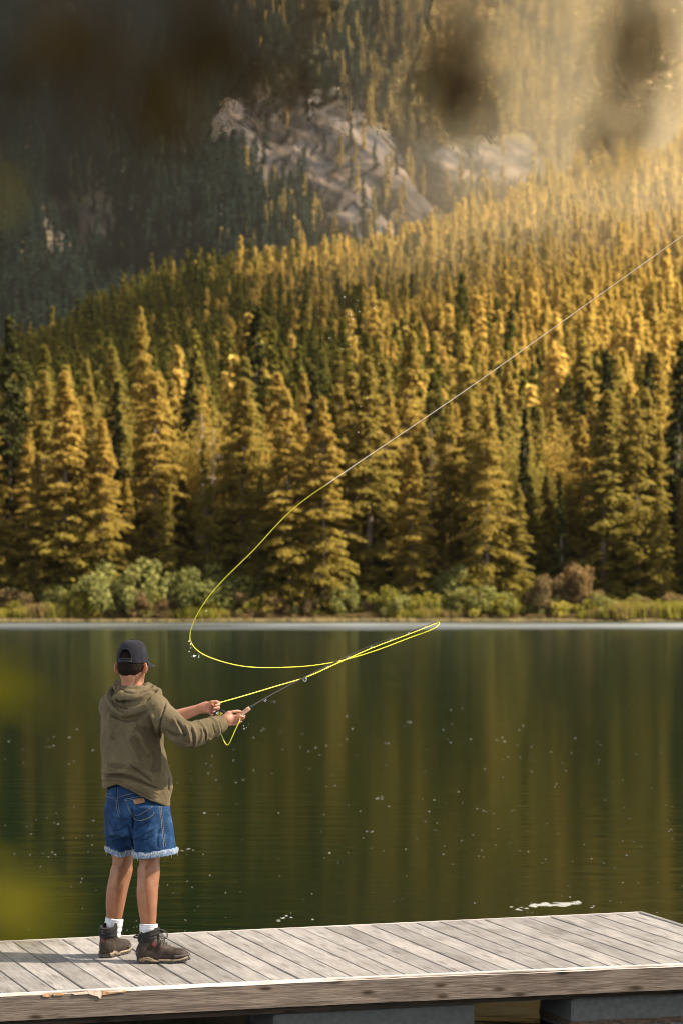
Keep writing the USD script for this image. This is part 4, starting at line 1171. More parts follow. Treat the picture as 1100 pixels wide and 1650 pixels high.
def patch(m, poly, off=0.0025, step=1.3):
    """A thin piece of cloth or leather that follows the surface inside the outline."""
    po = Polygon(poly)
    x0, y0, x1, y1 = po.bounds
    edge = [po.exterior.interpolate(t) for t in np.linspace(0, po.length, max(8, int(po.length / step)), endpoint=False)]
    pts = [(p.x, p.y) for p in edge]
    for x in np.arange(x0 + step / 2, x1, step):
        for y in np.arange(y0 + step / 2, y1, step):
            if po.buffer(-step * 0.5).contains(Point(x, y)):
                pts.append((x, y))
    from scipy.spatial import Delaunay
    pts = np.array(pts)
    T = Delaunay(pts).simplices
    cen = pts[T].mean(1)
    T = T[shapely.contains_xy(po, cen[:, 0], cen[:, 1])]
    top = drop(m, pts, off)
    bot = drop(m, pts, -0.004)
    n, ne = len(pts), len(edge)
    e = np.arange(ne); e2 = (e + 1) % ne
    Fc = np.vstack([T, T[:, ::-1] + n, np.stack([e, e2, e2 + n], 1), np.stack([e, e2 + n, e + n], 1)])
    t = trimesh.Trimesh(np.vstack([top, bot]), Fc, process=False)
    t.fix_normals()
    return t

def stitch(m, pts, r=0.0011, dash=2.0, gap=1.0, off=0.001):
    """A row of sewn stitches along a curve."""
    pts = np.asarray(pts, float)
    c = spline(pts, 60) if len(pts) > 2 else np.linspace(pts[0], pts[1], 60)
    d = np.r_[0, np.cumsum(np.linalg.norm(np.diff(c, axis=0), axis=1))]
    out, s0 = [], 0
    while s0 < d[-1] - 0.3:
        ss = np.linspace(s0, min(s0 + dash, d[-1]), 3)
        out.append(tube(drop(m, np.stack([np.interp(ss, d, c[:, 0]), np.interp(ss, d, c[:, 1])], 1), off), r, 4))
        s0 += dash + gap
    return cat(out)

# ---- materials
def cloth(name, col, fade=None, weave=900.0, amount=0.18, rough=0.95, big=7.0, sheen=0.25, fine=90.0):
    fade = fade or [min(1, c * (1 + amount)) for c in col]
    mat(name, {'g': ('geometry', {}), 'n': ('noise_texture', {'scale': big, 'detail': 5.0, 'roughness': 0.6}),
               'f': ('noise_texture', {'scale': fine, 'detail': 4.0, 'roughness': 0.7}), 'fm': ('math', {'math_type': 'multiply_add', 'value2': 0.6, 'value3': -0.3}),
               'ad': ('math', {'math_type': 'add'}), 'w': ('noise_texture', {'scale': weave, 'detail': 2.0}),
               'r': ('rgb_ramp', {'ramp': [(0.3, [c * (1 - amount) for c in col]), (0.5, col), (0.72, fade)]}),
               'b': ('bump', {'strength': 0.5, 'distance': 0.0012}),
               'p': ('principled_bsdf', {'roughness': rough, 'specular_ior_level': 0.15, 'sheen_weight': sheen, 'sheen_roughness': 0.6, 'sheen_tint': tuple(min(1, c * 3) for c in col)})},
        [('g.position', 'n.vector'), ('g.position', 'f.vector'), ('g.position', 'w.vector'), ('f.fac', 'fm.value1'), ('n.fac', 'ad.value1'), ('fm.value', 'ad.value2'),
         ('ad.value', 'r.fac'), ('r.color', 'p.base_color'), ('w.fac', 'b.height'), ('b.normal', 'p.normal')])
cloth('hoodie_cloth', (0.078, 0.061, 0.034), (0.103, 0.082, 0.047), amount=0.16)
cloth('denim', (0.006, 0.024, 0.066), (0.028, 0.070, 0.145), amount=0.40, big=11.0, sheen=0.1, fine=140.0)
cloth('denim_inside', (0.11, 0.16, 0.24), (0.25, 0.30, 0.36), amount=0.25, big=40.0, sheen=0.1)
cloth('cap_cloth', (0.010, 0.010, 0.014), (0.020, 0.020, 0.027), amount=0.25, big=30.0)
cloth('sock_cloth', (0.42, 0.42, 0.44), (0.50, 0.50, 0.52), amount=0.10, big=40.0, sheen=0.1)
cloth('boot_leather', (0.026, 0.018, 0.013), (0.058, 0.041, 0.030), amount=0.45, rough=0.6, big=24.0, sheen=0.0)
cloth('boot_collar_cloth', (0.014, 0.013, 0.013), (0.028, 0.026, 0.025), amount=0.3, big=30.0)
plain('boot_sole', (0.030, 0.022, 0.016), 0.8, 50.0, 0.4)
plain('sole_trim', (0.17, 0.125, 0.075), 0.75, 50.0, 0.3)
plain('lace', (0.020, 0.017, 0.014), 0.8, 50.0, 0.2)
plain('red_patch', (0.10, 0.010, 0.011), 0.7, 80.0, 0.4)
plain('leather_patch', (0.22, 0.11, 0.042), 0.7, 60.0, 0.3)
plain('stitching', (0.25, 0.21, 0.15), 0.8, 60.0, 0.2)
plain('thread', (0.46, 0.44, 0.40), 0.8, 60.0, 0.1)
plain('hair', (0.010, 0.006, 0.004), 0.85, 240.0, 0.6, specular_ior_level=0.08)
plain('black_plastic', (0.010, 0.010, 0.011), 0.4, 60.0, 0.2)
mat('skin', {'g': ('geometry', {}), 'n': ('noise_texture', {'scale': 16.0, 'detail': 5.0, 'roughness': 0.65}), 'n2': ('noise_texture', {'scale': 130.0, 'detail': 3.0}),
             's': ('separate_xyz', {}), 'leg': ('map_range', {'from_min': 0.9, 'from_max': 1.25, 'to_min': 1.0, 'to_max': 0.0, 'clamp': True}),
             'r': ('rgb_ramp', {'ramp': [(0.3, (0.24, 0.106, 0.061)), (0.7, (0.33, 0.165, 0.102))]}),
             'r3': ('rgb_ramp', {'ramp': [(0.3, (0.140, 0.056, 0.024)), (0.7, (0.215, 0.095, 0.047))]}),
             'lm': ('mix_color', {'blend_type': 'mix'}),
             'r2': ('rgb_ramp', {'ramp': [(0.30, (0.75, 0.70, 0.66)), (0.48, (1, 1, 1))]}), 'm': ('mix_color', {'blend_type': 'multiply', 'fac': 0.35}),
             'b': ('bump', {'strength': 0.25, 'distance': 0.001}),
             'p': ('principled_bsdf', {'roughness': 0.5, 'specular_ior_level': 0.35, 'subsurface_weight': 0.12, 'subsurface_scale': 0.012, 'subsurface_radius': (1.0, 0.35, 0.2)})},
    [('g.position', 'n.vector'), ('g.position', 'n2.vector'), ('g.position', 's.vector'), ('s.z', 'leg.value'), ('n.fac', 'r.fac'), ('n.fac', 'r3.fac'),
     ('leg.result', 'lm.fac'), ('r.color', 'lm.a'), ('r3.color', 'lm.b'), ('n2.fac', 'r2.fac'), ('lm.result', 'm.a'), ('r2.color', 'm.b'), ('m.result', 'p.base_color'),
     ('n2.fac', 'b.height'), ('b.normal', 'p.normal')])

person = thing('person', 'person in olive hoodie, denim shorts and black cap holding a rod on the dock', 'person')
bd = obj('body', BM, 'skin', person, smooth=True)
hd = obj('hoodie', HM, 'hoodie_cloth', person, smooth=True, label='olive brown hoodie with the hood down')
so = obj('shorts', SM, 'denim', person, smooth=True, label='blue denim cut-off shorts with frayed hems')

# pocket, leather patch, seams
pk_poly = [(200.5, 1287), (229, 1281.5), (238, 1287), (247, 1293), (248.5, 1310), (243, 1318), (226, 1324), (217, 1322), (207, 1305)]
obj('back_pocket', patch(SM, pk_poly, 0.0028), 'denim', so, smooth=35)
obj('leather_patch', patch(SM, [(215, 1289.5), (232, 1286), (233.5, 1293.5), (217, 1297)], 0.0055), 'leather_patch', so, smooth=35)
seams = [stitch(SM, [(201.5, 1288.5), (229, 1283.2)], off=0.004), stitch(SM, [(202, 1291), (229, 1286)], off=0.004), stitch(SM, [(202, 1290), (208, 1304), (218, 1320.5), (227, 1322.5), (243, 1316.5), (247, 1309)], off=0.004),
         stitch(SM, [(207, 1300), (216, 1313), (228, 1312)], off=0.004, r=0.0008), stitch(SM, [(228, 1312), (240, 1304), (247, 1300)], off=0.004, r=0.0008),
         stitch(SM, [(187.5, 1268), (187.5, 1284), (188, 1300), (193, 1318)], r=0.0012), stitch(SM, [(189.5, 1268), (190, 1290), (194, 1312)], r=0.0008),
         stitch(SM, [(171, 1283), (180, 1286), (189, 1286.5)]), stitch(SM, [(190, 1286), (204, 1281), (218, 1279)]), stitch(SM, [(170, 1278), (180, 1280)], r=0.0008),
         stitch(SM, [(257.5, 1300), (260, 1325), (264, 1366)], r=0.0013), stitch(SM, [(259.5, 1300), (262.5, 1328), (266.5, 1364)], r=0.0010)]
obj('stitching', cat(seams), 'stitching', so)
obj('belt_loop', patch(SM, [(183.5, 1266), (189, 1266), (188.5, 1287), (184.5, 1287)], 0.005), 'denim', so, smooth=35)

# rolled, frayed cuffs
def cuff(cpx, cdy, a, b, name):
    n = 96
    th = np.arange(n) * 2 * math.pi / n
    c = P(cpx, 1375, cdy)
    pr = [(0.0, -0.004), (0.006, -0.003), (0.0095, 0.006), (0.008, 0.016), (0.0075, 0.026), (0.003, 0.033), (-0.004, 0.030), (-0.006, 0.0)]
    V = []
    p_ = 2.2
    for k, t in enumerate(th):
        co, si = math.cos(t), math.sin(t)
        rr = 1 / (abs(co) ** p_ + abs(si) ** p_) ** (1 / p_)
        d2 = (rgt * co * a + fwd * si * b) * rr
        o = d2 / np.linalg.norm(d2)
        X = c[0] + d2[0]
        zb = np.interp(X, xs_, ys_)
        jig = (meshkit.noise(np.array([t * 9.0, cpx, 0.3]), 2) - 0.5)
        for i, (q, h) in enumerate(pr):
            e = h + (jig * 0.012 if i in (4, 5, 6) else 0) - 0.020
            V.append([c[0] + d2[0] + o[0] * (q + jig * 0.003), c[1] + d2[1] + o[1] * (q + jig * 0.003), zb + e])
    m = len(pr)
    Fc = []
    for k in range(n):
        for i in range(m):
            x, y = k * m + i, k * m + (i + 1) % m
            x2, y2 = ((k + 1) % n) * m + i, ((k + 1) % n) * m + (i + 1) % m
            Fc += [[x, x2, y2], [x, y2, y]]
    t = trimesh.Trimesh(np.array(V), Fc, process=False)
    t.fix_normals()
    return obj(name, t, 'denim_inside', so, smooth=50), np.array(V).reshape(n, m, 3)
cr = np.random.default_rng(8)
for cpx, cdy, a, b in ((250, 0.0, 0.112, 0.117), (194.8, 0.2, 0.0745, 0.081)):
    cf, ring = cuff(cpx, cdy, a, b, 'cuff')
    fr = []
    for k in range(100):
        i = cr.integers(0, 96)
        p0 = ring[i, 4] + UP * cr.uniform(-0.004, 0.004)
        o = ring[i, 3] - ring[:, 3].mean(0); o[2] = 0; o /= np.linalg.norm(o)
        L = cr.uniform(0.008, 0.020) if cr.uniform() < 0.86 else cr.uniform(0.03, 0.055)
        s_ = np.cross(o, UP) * cr.normal() * 0.5
        fr.append(tube([p0, p0 + o * 0.004 + (s_ * 0.4 + UP * cr.uniform(-0.4, 0.5)) * L * 0.4, p0 + o * 0.007 + s_ * L * 0.6 - UP * L * 0.3, p0 + o * 0.006 + s_ * L - UP * L * 0.95], [0.0011, 0.0010, 0.0009, 0.0006], 4))
    obj('frayed_threads', cat(fr), 'thread', cf)

# ---- socks
def sock(k_, a_, top_t, name):
    n, m = 48, 26
    ax = (a_ - k_) / np.linalg.norm(a_ - k_)
    u = np.cross(ax, UP + np.array([0.3, 0, 0])); u /= np.linalg.norm(u)
    w = np.cross(ax, u)
    c0 = k_ + (a_ - k_) * top_t
    V = []
    L = np.linalg.norm(a_ - c0) + 0.03
    for i in range(m):
        t = i / (m - 1)
        bunch = 0.0018 * math.sin(t * 26 + 0.7) * (t > 0.25) + 0.0012 * math.sin(t * 57)
        for j in range(n):
            th = j * 2 * math.pi / n
            rib = 0.0009 * (1 if j % 2 else -1)
            rr = 0.0535 + 0.002 * math.cos(th * 2) - 0.004 * t + bunch + rib - (0.005 if i == 0 else 0)
            V.append(c0 + ax * L * t + (u * math.cos(th) + w * math.sin(th)) * rr)
    Fc = []
    for i in range(m - 1):
        for j in range(n):
            x, y = i * n + j, i * n + (j + 1) % n
            Fc += [[x, y, y + n], [x, y + n, x + n]]
    t = trimesh.Trimesh(np.array(V), Fc, process=False); t.fix_normals()
    return obj(name, t, 'sock_cloth', person, smooth=60)
sock(kn_r, an_r, 0.79, 'sock'); sock(kn_l, an_l, 0.745, 'sock')

# ---- boots
def boot(heel, tdir, ankle, logo, flip):
    t = tdir / np.linalg.norm(tdir)
    t = t - nrm * (t @ nrm); t /= np.linalg.norm(t)
    s = np.cross(nrm, t)                                        # to the left of the toe direction
    A = np.stack([t, s, nrm])
    W = lambda x, y, z: heel + t * x + s * y + nrm * z
    lo, hi = heel - 0.16, heel + np.array([0.34, 0.34, 0.24]); lo[2] = heel[2] - 0.02
    lo[:2] = np.minimum(heel[:2], (heel + t * 0.3)[:2]) - 0.09; hi[:2] = np.maximum(heel[:2], (heel + t * 0.3)[:2]) + 0.09
    U = Vol(lo, hi, 0.0035)
    U.ell(W(0.045, 0, 0.062), A, (0.052, 0.040, 0.055))
    U.cone(W(0.056, 0, 0.09), W(0.064, 0, 0.155), 0.043, 0.0465, k=0.02)
    U.ell(W(0.13, 0, 0.048), A, (0.115, 0.045, 0.044), k=0.02)
    U.ell(W(0.215, 0.003 * flip, 0.046), A, (0.075, 0.050, 0.036), k=0.015, p=2.4)
    U.cone(W(0.070, 0, 0.125), W(0.165, 0, 0.063), 0.040, 0.034, k=0.025)
    U.cut(lambda X, Y, Z: ((heel[2] + 0.024 + (X - heel[0]) * (-nrm[0]) + (Y - heel[1]) * (-nrm[1])) - Z).astype(np.float32))
    c = W(0.060, 0, 0.165); tn = nrm * 0.96 - t * 0.28 * -1.0; tn = nrm - t * 0.05; tn /= np.linalg.norm(tn)
    U.cut(lambda X, Y, Z: ((X - c[0]) * tn[0] + (Y - c[1]) * tn[1] + (Z - c[2]) * tn[2]).astype(np.float32))
    UM = relax(U.mesh(), 4)
    bt = obj('boot', UM, 'boot_leather', person, smooth=True, label='dark brown leather hiking boot, side on' if logo else 'dark brown leather hiking boot seen from behind')
    # padded collar
    th = np.linspace(0, 2 * math.pi, 33)
    C = Vol(lo, hi, 0.0035)
    ring = [W(0.064 + 0.0470 * math.cos(a), 0.0435 * math.sin(a), 0.174 + 0.014 * math.cos(a)) for a in th]
    C.chain(ring, 0.0072, k=0.005)
    for hh_, rr_, of_ in ((0.158, 0.0075, 0.063), (0.141, 0.0070, 0.0605), (0.126, 0.0060, 0.059)):
        C.chain([W(of_ + 0.0475 * math.cos(a), 0.0435 * math.sin(a), hh_ + 0.010 * math.cos(a) * (hh_ > 0.15)) for a in th], rr_, k=0.009)
    C.cone(W(0.112, 0, 0.155), W(0.122, 0, 0.192), 0.014, 0.009, k=0.012)
    C.cut(lambda X, Y, Z: (0.034 - np.sqrt(((X - W(0.063, 0, 0)[0]) ** 2 + (Y - W(0.063, 0, 0)[1]) ** 2)) + 0 * Z).astype(np.float32))
    obj('collar', relax(C.mesh(), 3), 'boot_collar_cloth', bt, smooth=True)
    # sole: outline of a foot, heel block and lugs
    xs = np.linspace(0, 0.292, 40)
    hw = np.interp(xs, [0, 0.012, 0.04, 0.10, 0.15, 0.21, 0.26, 0.282, 0.292], [0.012, 0.030, 0.042, 0.040, 0.043, 0.052, 0.044, 0.026, 0.004])
    out = np.r_[np.stack([xs, hw], 1), np.stack([xs, -hw], 1)[::-1]]
    po = Polygon(out).buffer(0.002)
    def slab(poly, z0, z1, spring=True):
        e = trimesh.creation.extrude_polygon(poly, z1 - z0, engine='earcut').subdivide_to_size(0.03)
        v = e.vertices
        lift = np.where(v[:, 0] > 0.20, (v[:, 0] - 0.20) ** 2 * 2.0, 0)
        e.vertices = np.array([W(*(x, y, z + z0 + l)) for (x, y, z), l in zip(v, lift)])
        return e
    lugs = []
    for k in range(15):
        x = 0.012 + k * 0.0195
        if 0.095 < x < 0.125:
            continue
        w_ = np.interp(x, xs, hw)
        for y0, y1 in ((-w_ - 0.001, -0.006), (0.006, w_ + 0.001)):
            lugs.append(slab(shapely.box(x, y0, x + 0.0165, y1), 0.0005, 0.007))
    sl = obj('sole', cat([slab(po, 0.006, 0.026)] + lugs), 'boot_sole', bt)
    trim_p = [W(x, (w_ + 0.0025) * sg, 0.0205 + 0.006 * math.sin(x * 40) * (x < 0.12) + (max(0, x - 0.2) ** 2) * 2) for sg in (-1, 1) for x, w_ in zip(xs[2:-1], hw[2:-1])]
    h_ = len(trim_p) // 2
    sw = []
    for sg in (-1, 1):
        sw.append(tube([W(x, (np.interp(x, xs, hw) + 0.004) * sg, z) for x, z in ((0.02, 0.014), (0.035, 0.031), (0.06, 0.036), (0.085, 0.028), (0.1, 0.017), (0.115, 0.012))], 0.0042, 6))
        sw.append(tube([W(x, (np.interp(x, xs, hw) + 0.004) * sg, z) for x, z in ((0.032, 0.013), (0.05, 0.026), (0.075, 0.018), (0.09, 0.011))], 0.0032, 6))
    obj('sole_trim', cat([tube(trim_p[:h_], 0.0062, 6), tube(trim_p[h_:], 0.0062, 6)] + sw), 'sole_trim', sl)
    # toe bumper and seams
    bump = [W(x, (w_ + 0.001) * sg, 0.040 + (max(0, x - 0.2) ** 2) * 1.0) for sg, rng_ in ((-1, slice(28, 40)), (1, slice(39, 27, -1))) for x, w_ in zip(xs[rng_], hw[rng_])]
    obj('toe_bumper', tube(bump, 0.0085, 8), 'boot_sole', bt, smooth=True)
    # laces
    la = []
    for k in range(6):
        f_ = k / 5
        x, z, hwid = 0.185 - 0.080 * f_, 0.084 + 0.072 * f_, 0.026 + 0.003 * f_
        x2, z2 = x - 0.018, z + 0.017
        for sg in (-1, 1):
            la.append(tube([W(x, hwid * sg, z - 0.012), W((x + x2) / 2 + 0.010, 0, (z + z2) / 2 + 0.009), W(x2, -hwid * sg, z2 - 0.012)], 0.0024, 6))
    top = W(0.120, 0, 0.170)
    for sg in (-1, 1):
        la.append(tube(spline([top, top + t * 0.035 + s * 0.022 * sg + nrm * 0.010, top + t * 0.052 + s * 0.038 * sg - nrm * 0.022, top + t * 0.03 + s * 0.03 * sg - nrm * 0.03, top], 16), 0.0022, 6))
        la.append(tube(spline([top, top + t * 0.03 + s * 0.035 * sg - nrm * 0.02, top + t * 0.035 + s * 0.042 * sg - nrm * 0.055], 10), 0.0020, 6))
    obj('laces', cat(la), 'lace', bt, smooth=True)
    # pull loop at the back
    obj('pull_loop', tube(spline([W(0.012, 0, 0.150), W(-0.008, 0.004, 0.153), W(-0.018, 0.0, 0.146), W(-0.006, -0.004, 0.142), W(0.010, 0, 0.138)], 14), 0.0042, 6), 'boot_collar_cloth', bt, smooth=True)
    if logo:
        obj('red_badge', patch(UM, [(248, 1518), (252.5, 1522.5), (248.5, 1527.5), (244, 1523)], 0.003, 0.9), 'red_patch', bt)
    else:
        obj('red_badge', patch(UM, [(164, 1514), (168, 1513.5), (168.5, 1519.5), (164.5, 1520)], 0.003, 0.9), 'red_patch', bt)
    return bt
boot(on_deck(221, 1552), np.array([0.995, 0.03, 0]), an_r, True, 1)
boot(on_deck(166.5, 1545.0), np.array([0.38, 0.92, 0]), an_l, False, -1)

# ---- hair under the cap
R_ = Vol(HC - 0.14, HC + 0.14, 0.003)
R_.ell(HC + UP * 0.020 - hf * 0.003, HA, (0.0790, 0.0985, 0.100))
R_.ell(HC - UP * 0.022 - hf * 0.024, HA, (0.0710, 0.0755, 0.066), k=0.02)
def hair_cut(X, Y, Z):
    q = [(X - HC[0]) * a[0] + (Y - HC[1]) * a[1] + (Z - HC[2]) * a[2] for a in HA]
    u, v, w = q
    line = -0.070 + 0.35 * np.clip(np.abs(u) - 0.025, 0, 1) + 0.55 * np.clip(v + 0.055, 0, 1)        # nape, rising to the temples
    n_ = 0.0015 * np.sin(u * 260) * np.sin(v * 210 + 1)
    return np.maximum(line - w + n_, v - 0.075)
R_.cut(hair_cut)
hm = relax(R_.mesh(), 3)
vn_ = np.array(hm.vertex_normals)
hm.vertices = hm.vertices + vn_ * ((meshkit.fbm(hm.vertices * np.array([150, 150, 70.0]), 3, 4) - 0.5) * 0.006)[:, None]
hr_o = obj('hair', hm, 'hair', person, smooth=40, label='short dark brown hair below the cap')

# ---- cap: six panels, half-moon opening and strap at the back, curved peak
CC = HC + UP * 0.012
tilt = math.radians(3)
cup = UP * math.cos(tilt) + hf * math.sin(tilt) * 0.0
def cap_pt(az, t, grow=0.0):
    """az 0 at the front, t 0 at the sweatband to 1 at the button."""
    a, b, h = 0.0865 + grow, 0.1045 + grow, 0.128 + grow
    e = t * math.pi / 2
    r = math.cos(e) ** 0.60
    z = math.sin(e) ** 0.92
    seam = 0.0016 * math.exp(-((((az / (math.pi / 3)) + 0.5) % 1 - 0.5) / 0.055) ** 2)
    front = 0.006 * max(0, math.cos(az)) * math.sin(e * 2)
    return CC + hr * math.sin(az) * (a * r - seam) + hf * math.cos(az) * (b * r - seam + front) + UP * h * z
nA, nT = 96, 30
V, Fc = [], []
for i in range(nT):
    for j in range(nA):
        V.append(cap_pt(j * 2 * math.pi / nA, i / (nT - 1) * 0.985))
for i in range(nT - 1):
    for j in range(nA):
        az = ((j + 0.5) * 2 * math.pi / nA - math.pi)
        tt = (i + 0.5) / (nT - 1)
        if (az / 0.42) ** 2 + ((tt - 0.09) / 0.30) ** 2 < 1 and tt > 0.10:
            continue
        x, y = i * nA + j, i * nA + (j + 1) % nA
        Fc += [[x, y, y + nA], [x, y + nA, x + nA]]
Vn = np.array(V)
inner = np.array([CC + (p - CC) * 0.972 for p in Vn])
Fc = np.array(Fc)
FcI = Fc[:, ::-1] + len(Vn)
# close the rim of the shell and of the opening
ed = np.sort(np.vstack([Fc[:, [0, 1]], Fc[:, [1, 2]], Fc[:, [2, 0]]]), axis=1)
un, ct = np.unique(ed, axis=0, return_counts=True)
be = un[ct == 1]
rim = np.vstack([np.c_[be[:, 0], be[:, 1], be[:, 1] + len(Vn)], np.c_[be[:, 0], be[:, 1] + len(Vn), be[:, 0] + len(Vn)]])
cp = trimesh.Trimesh(np.vstack([Vn, inner]), np.vstack([Fc, FcI, rim]), process=False)
cap_o = obj('cap', cp, 'cap_cloth', person, smooth=50, label='black baseball cap worn peak forward')
btn = trimesh.creation.icosphere(2, 0.008); btn.apply_scale([1, 1, 0.6]); btn.apply_translation(cap_pt(0, 1.0) + UP * 0.001)
obj('cap_button', btn, 'cap_cloth', cap_o, smooth=True)
arch = [cap_pt(math.pi + 0.44 * math.cos(a), 0.09 + 0.315 * max(0, math.sin(a)), 0.0015) for a in np.linspace(0.06, math.pi - 0.06, 24)]
obj('opening_binding', tube(arch, 0.0028, 6), 'cap_cloth', cap_o, smooth=True)
st = []
for t_ in (0.02, 0.055, 0.09):
    st.append(tube([cap_pt(math.pi + a, t_, 0.003) for a in np.linspace(-0.46, 0.46, 14)], 0.0036, 6))
for a in np.linspace(-0.3, 0.3, 7):
    b_ = trimesh.creation.icosphere(1, 0.0022); b_.apply_translation(cap_pt(math.pi + a, 0.055, 0.006)); st.append(b_)
obj('snap_strap', cat(st), 'black_plastic', cap_o, smooth=True)
pkV, pkF = [], []
nu, nv = 24, 8
for side in (0, 1):
    for i in range(nv):
        for j in range(nu):
            az = (j / (nu - 1) - 0.5) * 2 * 1.15
            L = 0.095 * math.cos(az / 1.15 * math.pi / 2) ** 0.55
            f_ = i / (nv - 1)
            b0 = cap_pt(az, 0.03)
            p = b0 + (hf * 0.92 + hr * (0.16 + math.sin(az) * 0.25)) * L * f_ - UP * (0.024 * f_ + 0.012 * abs(math.sin(az)) ** 2 * f_ + 0.001) - UP * 0.0035 * side
            pkV.append(p)
for side in (0, 1):
    for i in range(nv - 1):
        for j in range(nu - 1):
            x = side * nu * nv + i * nu + j
            q = [[x, x + 1, x + nu + 1], [x, x + nu + 1, x + nu]]
            pkF += q if side == 0 else [c[::-1] for c in q]
for j in range(nu - 1):
    x = (nv - 1) * nu + j
    pkF += [[x, x + 1, x + 1 + nu * nv], [x, x + 1 + nu * nv, x + nu * nv]]
obj('peak', trimesh.Trimesh(np.array(pkV), pkF, process=False), 'cap_cloth', cap_o, smooth=40)

# ================================================================ ROD AND LINE
plain('rod_blank', (0.012, 0.009, 0.007), 0.7, 40.0, 0.3, specular_ior_level=0.2)
plain('cork', (0.42, 0.25, 0.15), 0.85, 120.0, 0.4)
plain('steel', (0.72, 0.72, 0.74), 0.25, 40.0, 0.1, metallic=0.9)
plain('reel_metal', (0.03, 0.03, 0.032), 0.35, 40.0, 0.2, metallic=0.7)
plain('line_yellow', (0.66, 0.62, 0.015), 0.45, 10.0, 0.06)
plain('leader_pale', (0.80, 0.70, 0.55), 0.5, 10.0, 0.06)
rd = lambda px: 0.075 + max(0, px - 400) / 303.0 * 2.35
rod = thing('fishing_rod', 'thin dark fly rod with cork grip and reel held out over the water', 'fishing rod')
rp = [(403, 1140.2), (447, 1114.5), (491, 1091.5), (527, 1073), (560, 1057.2), (600, 1039.5), (645, 1023), (680, 1010.5), (703, 1003)]
rpts = spline([P(x, y, rd(x)) for x, y in rp], 60)
obj('blank', tube(np.vstack([[P(384, 1155, 0.078)], rpts]), np.r_[0.0055, np.linspace(0.0050, 0.0018, 60)], 8), 'rod_blank', rod, smooth=True)
g0, g1 = P(366, 1169, 0.085), P(402.5, 1140.8, 0.078)
gt = np.linspace(0, 1, 26)
gr = np.interp(gt, [0, 0.1, 0.35, 0.6, 0.85, 0.97, 1.0], [0.0105, 0.0125, 0.0135, 0.012, 0.0128, 0.0125, 0.009])
obj('grip', tube(g0 + (g1 - g0) * gt[:, None], gr, 14), 'cork', rod, smooth=True)
obj('winding_check', tube([g1, g1 + (g1 - g0) / np.linalg.norm(g1 - g0) * 0.014], [0.0085, 0.006], 12), 'black_plastic', rod, smooth=40)
s0_ = g0 - (g1 - g0) / np.linalg.norm(g1 - g0) * 0.075
obj('reel_seat', tube([s0_, g0], 0.0095, 12), 'reel_metal', rod, smooth=40)
rc = P(355.0, 1155, 0.105)
ra = np.array([0.55, -0.62, 0.56]); ra /= np.linalg.norm(ra)
rg = (g1 - g0) / np.linalg.norm(g1 - g0)
ra = ra - rg * (ra @ rg); ra /= np.linalg.norm(ra)
e1, e2 = rg, np.cross(ra, rg)
cir = lambda r, o, n=28: np.array([rc + ra * o + (e1 * math.cos(a) + e2 * math.sin(a)) * r for a in np.linspace(0, 2 * math.pi, n)])
rl = obj('reel', cat([tube(cir(0.036, 0.013), 0.0035, 6), tube(cir(0.036, -0.013), 0.0035, 6)] + [tube([rc + ra * o, rc + ra * o + (e1 * math.cos(a) + e2 * math.sin(a)) * 0.036], 0.0028, 5) for o in (-0.013, 0.013) for a in np.arange(6) * math.pi / 3]
               + [tube([rc - ra * 0.013 + (e1 * math.cos(a) + e2 * math.sin(a)) * 0.036, rc + ra * 0.013 + (e1 * math.cos(a) + e2 * math.sin(a)) * 0.036], 0.0025, 5) for a in np.arange(3) * 2 * math.pi / 3 + 0.4]), 'reel_metal', rod, smooth=40)
obj('spool', tube([rc - ra * 0.011, rc + ra * 0.011], 0.024, 20), 'line_yellow', rl, smooth=40)
obj('handle', tube([rc + ra * 0.013 + e2 * 0.022, rc + ra * 0.032 + e2 * 0.022], [0.0045, 0.006], 8), 'steel', rl, smooth=40)
obj('reel_foot', tube([rc + (s0_ - rc) * 0.45, s0_ * 0.5 + g0 * 0.5], 0.004, 6), 'reel_metal', rod, smooth=40)
for x, y, r_ in ((427, 1126, 0.007), (491, 1091.5, 0.011), (527, 1073, 0.008), (560, 1057.2, 0.009), (598, 1040.4, 0.007), (630, 1028.5, 0.007), (658, 1018.2, 0.006), (684, 1009, 0.006), (702, 1003.3, 0.006)):
    c = P(x, y, rd(x)); ax = rpts[-1] - rpts[0]; ax /= np.linalg.norm(ax)
    u = np.cross(ax, UP); u /= np.linalg.norm(u); w = np.cross(u, ax)
    cc = c - w * (r_ + 0.003)
    obj('line_guide', tube([cc + (u * math.cos(a) + w * math.sin(a)) * r_ for a in np.linspace(0, 2 * math.pi, 14)], 0.0018 if r_ < 0.009 else 0.0026, 5), 'steel', rod, smooth=True)

ln = thing('fly_line', 'bright yellow fly line looping from the rod tip into a pale leader', 'fishing line')
LR = 0.0027
low = lambda x, y: P(x, y + 1.9, rd(x))
path1 = [P(347, 1134.5, 0.315), P(355, 1132.3, 0.33), P(400, 1119.5, 0.45), P(450, 1104.5, 0.64), P(489, 1092.8, rd(490)), low(527, 1074.5), low(560, 1059.5), low(600, 1042), low(645, 1025), low(684, 1010), P(703, 1003.6, rd(703))]
loop = [P(703, 1003.2, rd(703)), P(707.5, 1003.5, rd(703) - 0.02), P(703, 1010, 2.38), P(670, 1024, 2.33), P(620, 1043, 2.25), P(560, 1062, 2.15), P(500, 1073, 2.05), P(440, 1076, 1.95), P(390, 1073.5, 1.85), P(345, 1062, 1.78), P(318, 1048, 1.72),
        P(307, 1032, 1.68), P(307.5, 1016, 1.64), P(316, 994, 1.58), P(340, 957, 1.5), P(380, 914.5, 1.4), P(410, 885, 1.33), P(440, 852, 1.25), P(468, 824, 1.18), P(495, 802, 1.1), P(525, 781.5, 1.0)]
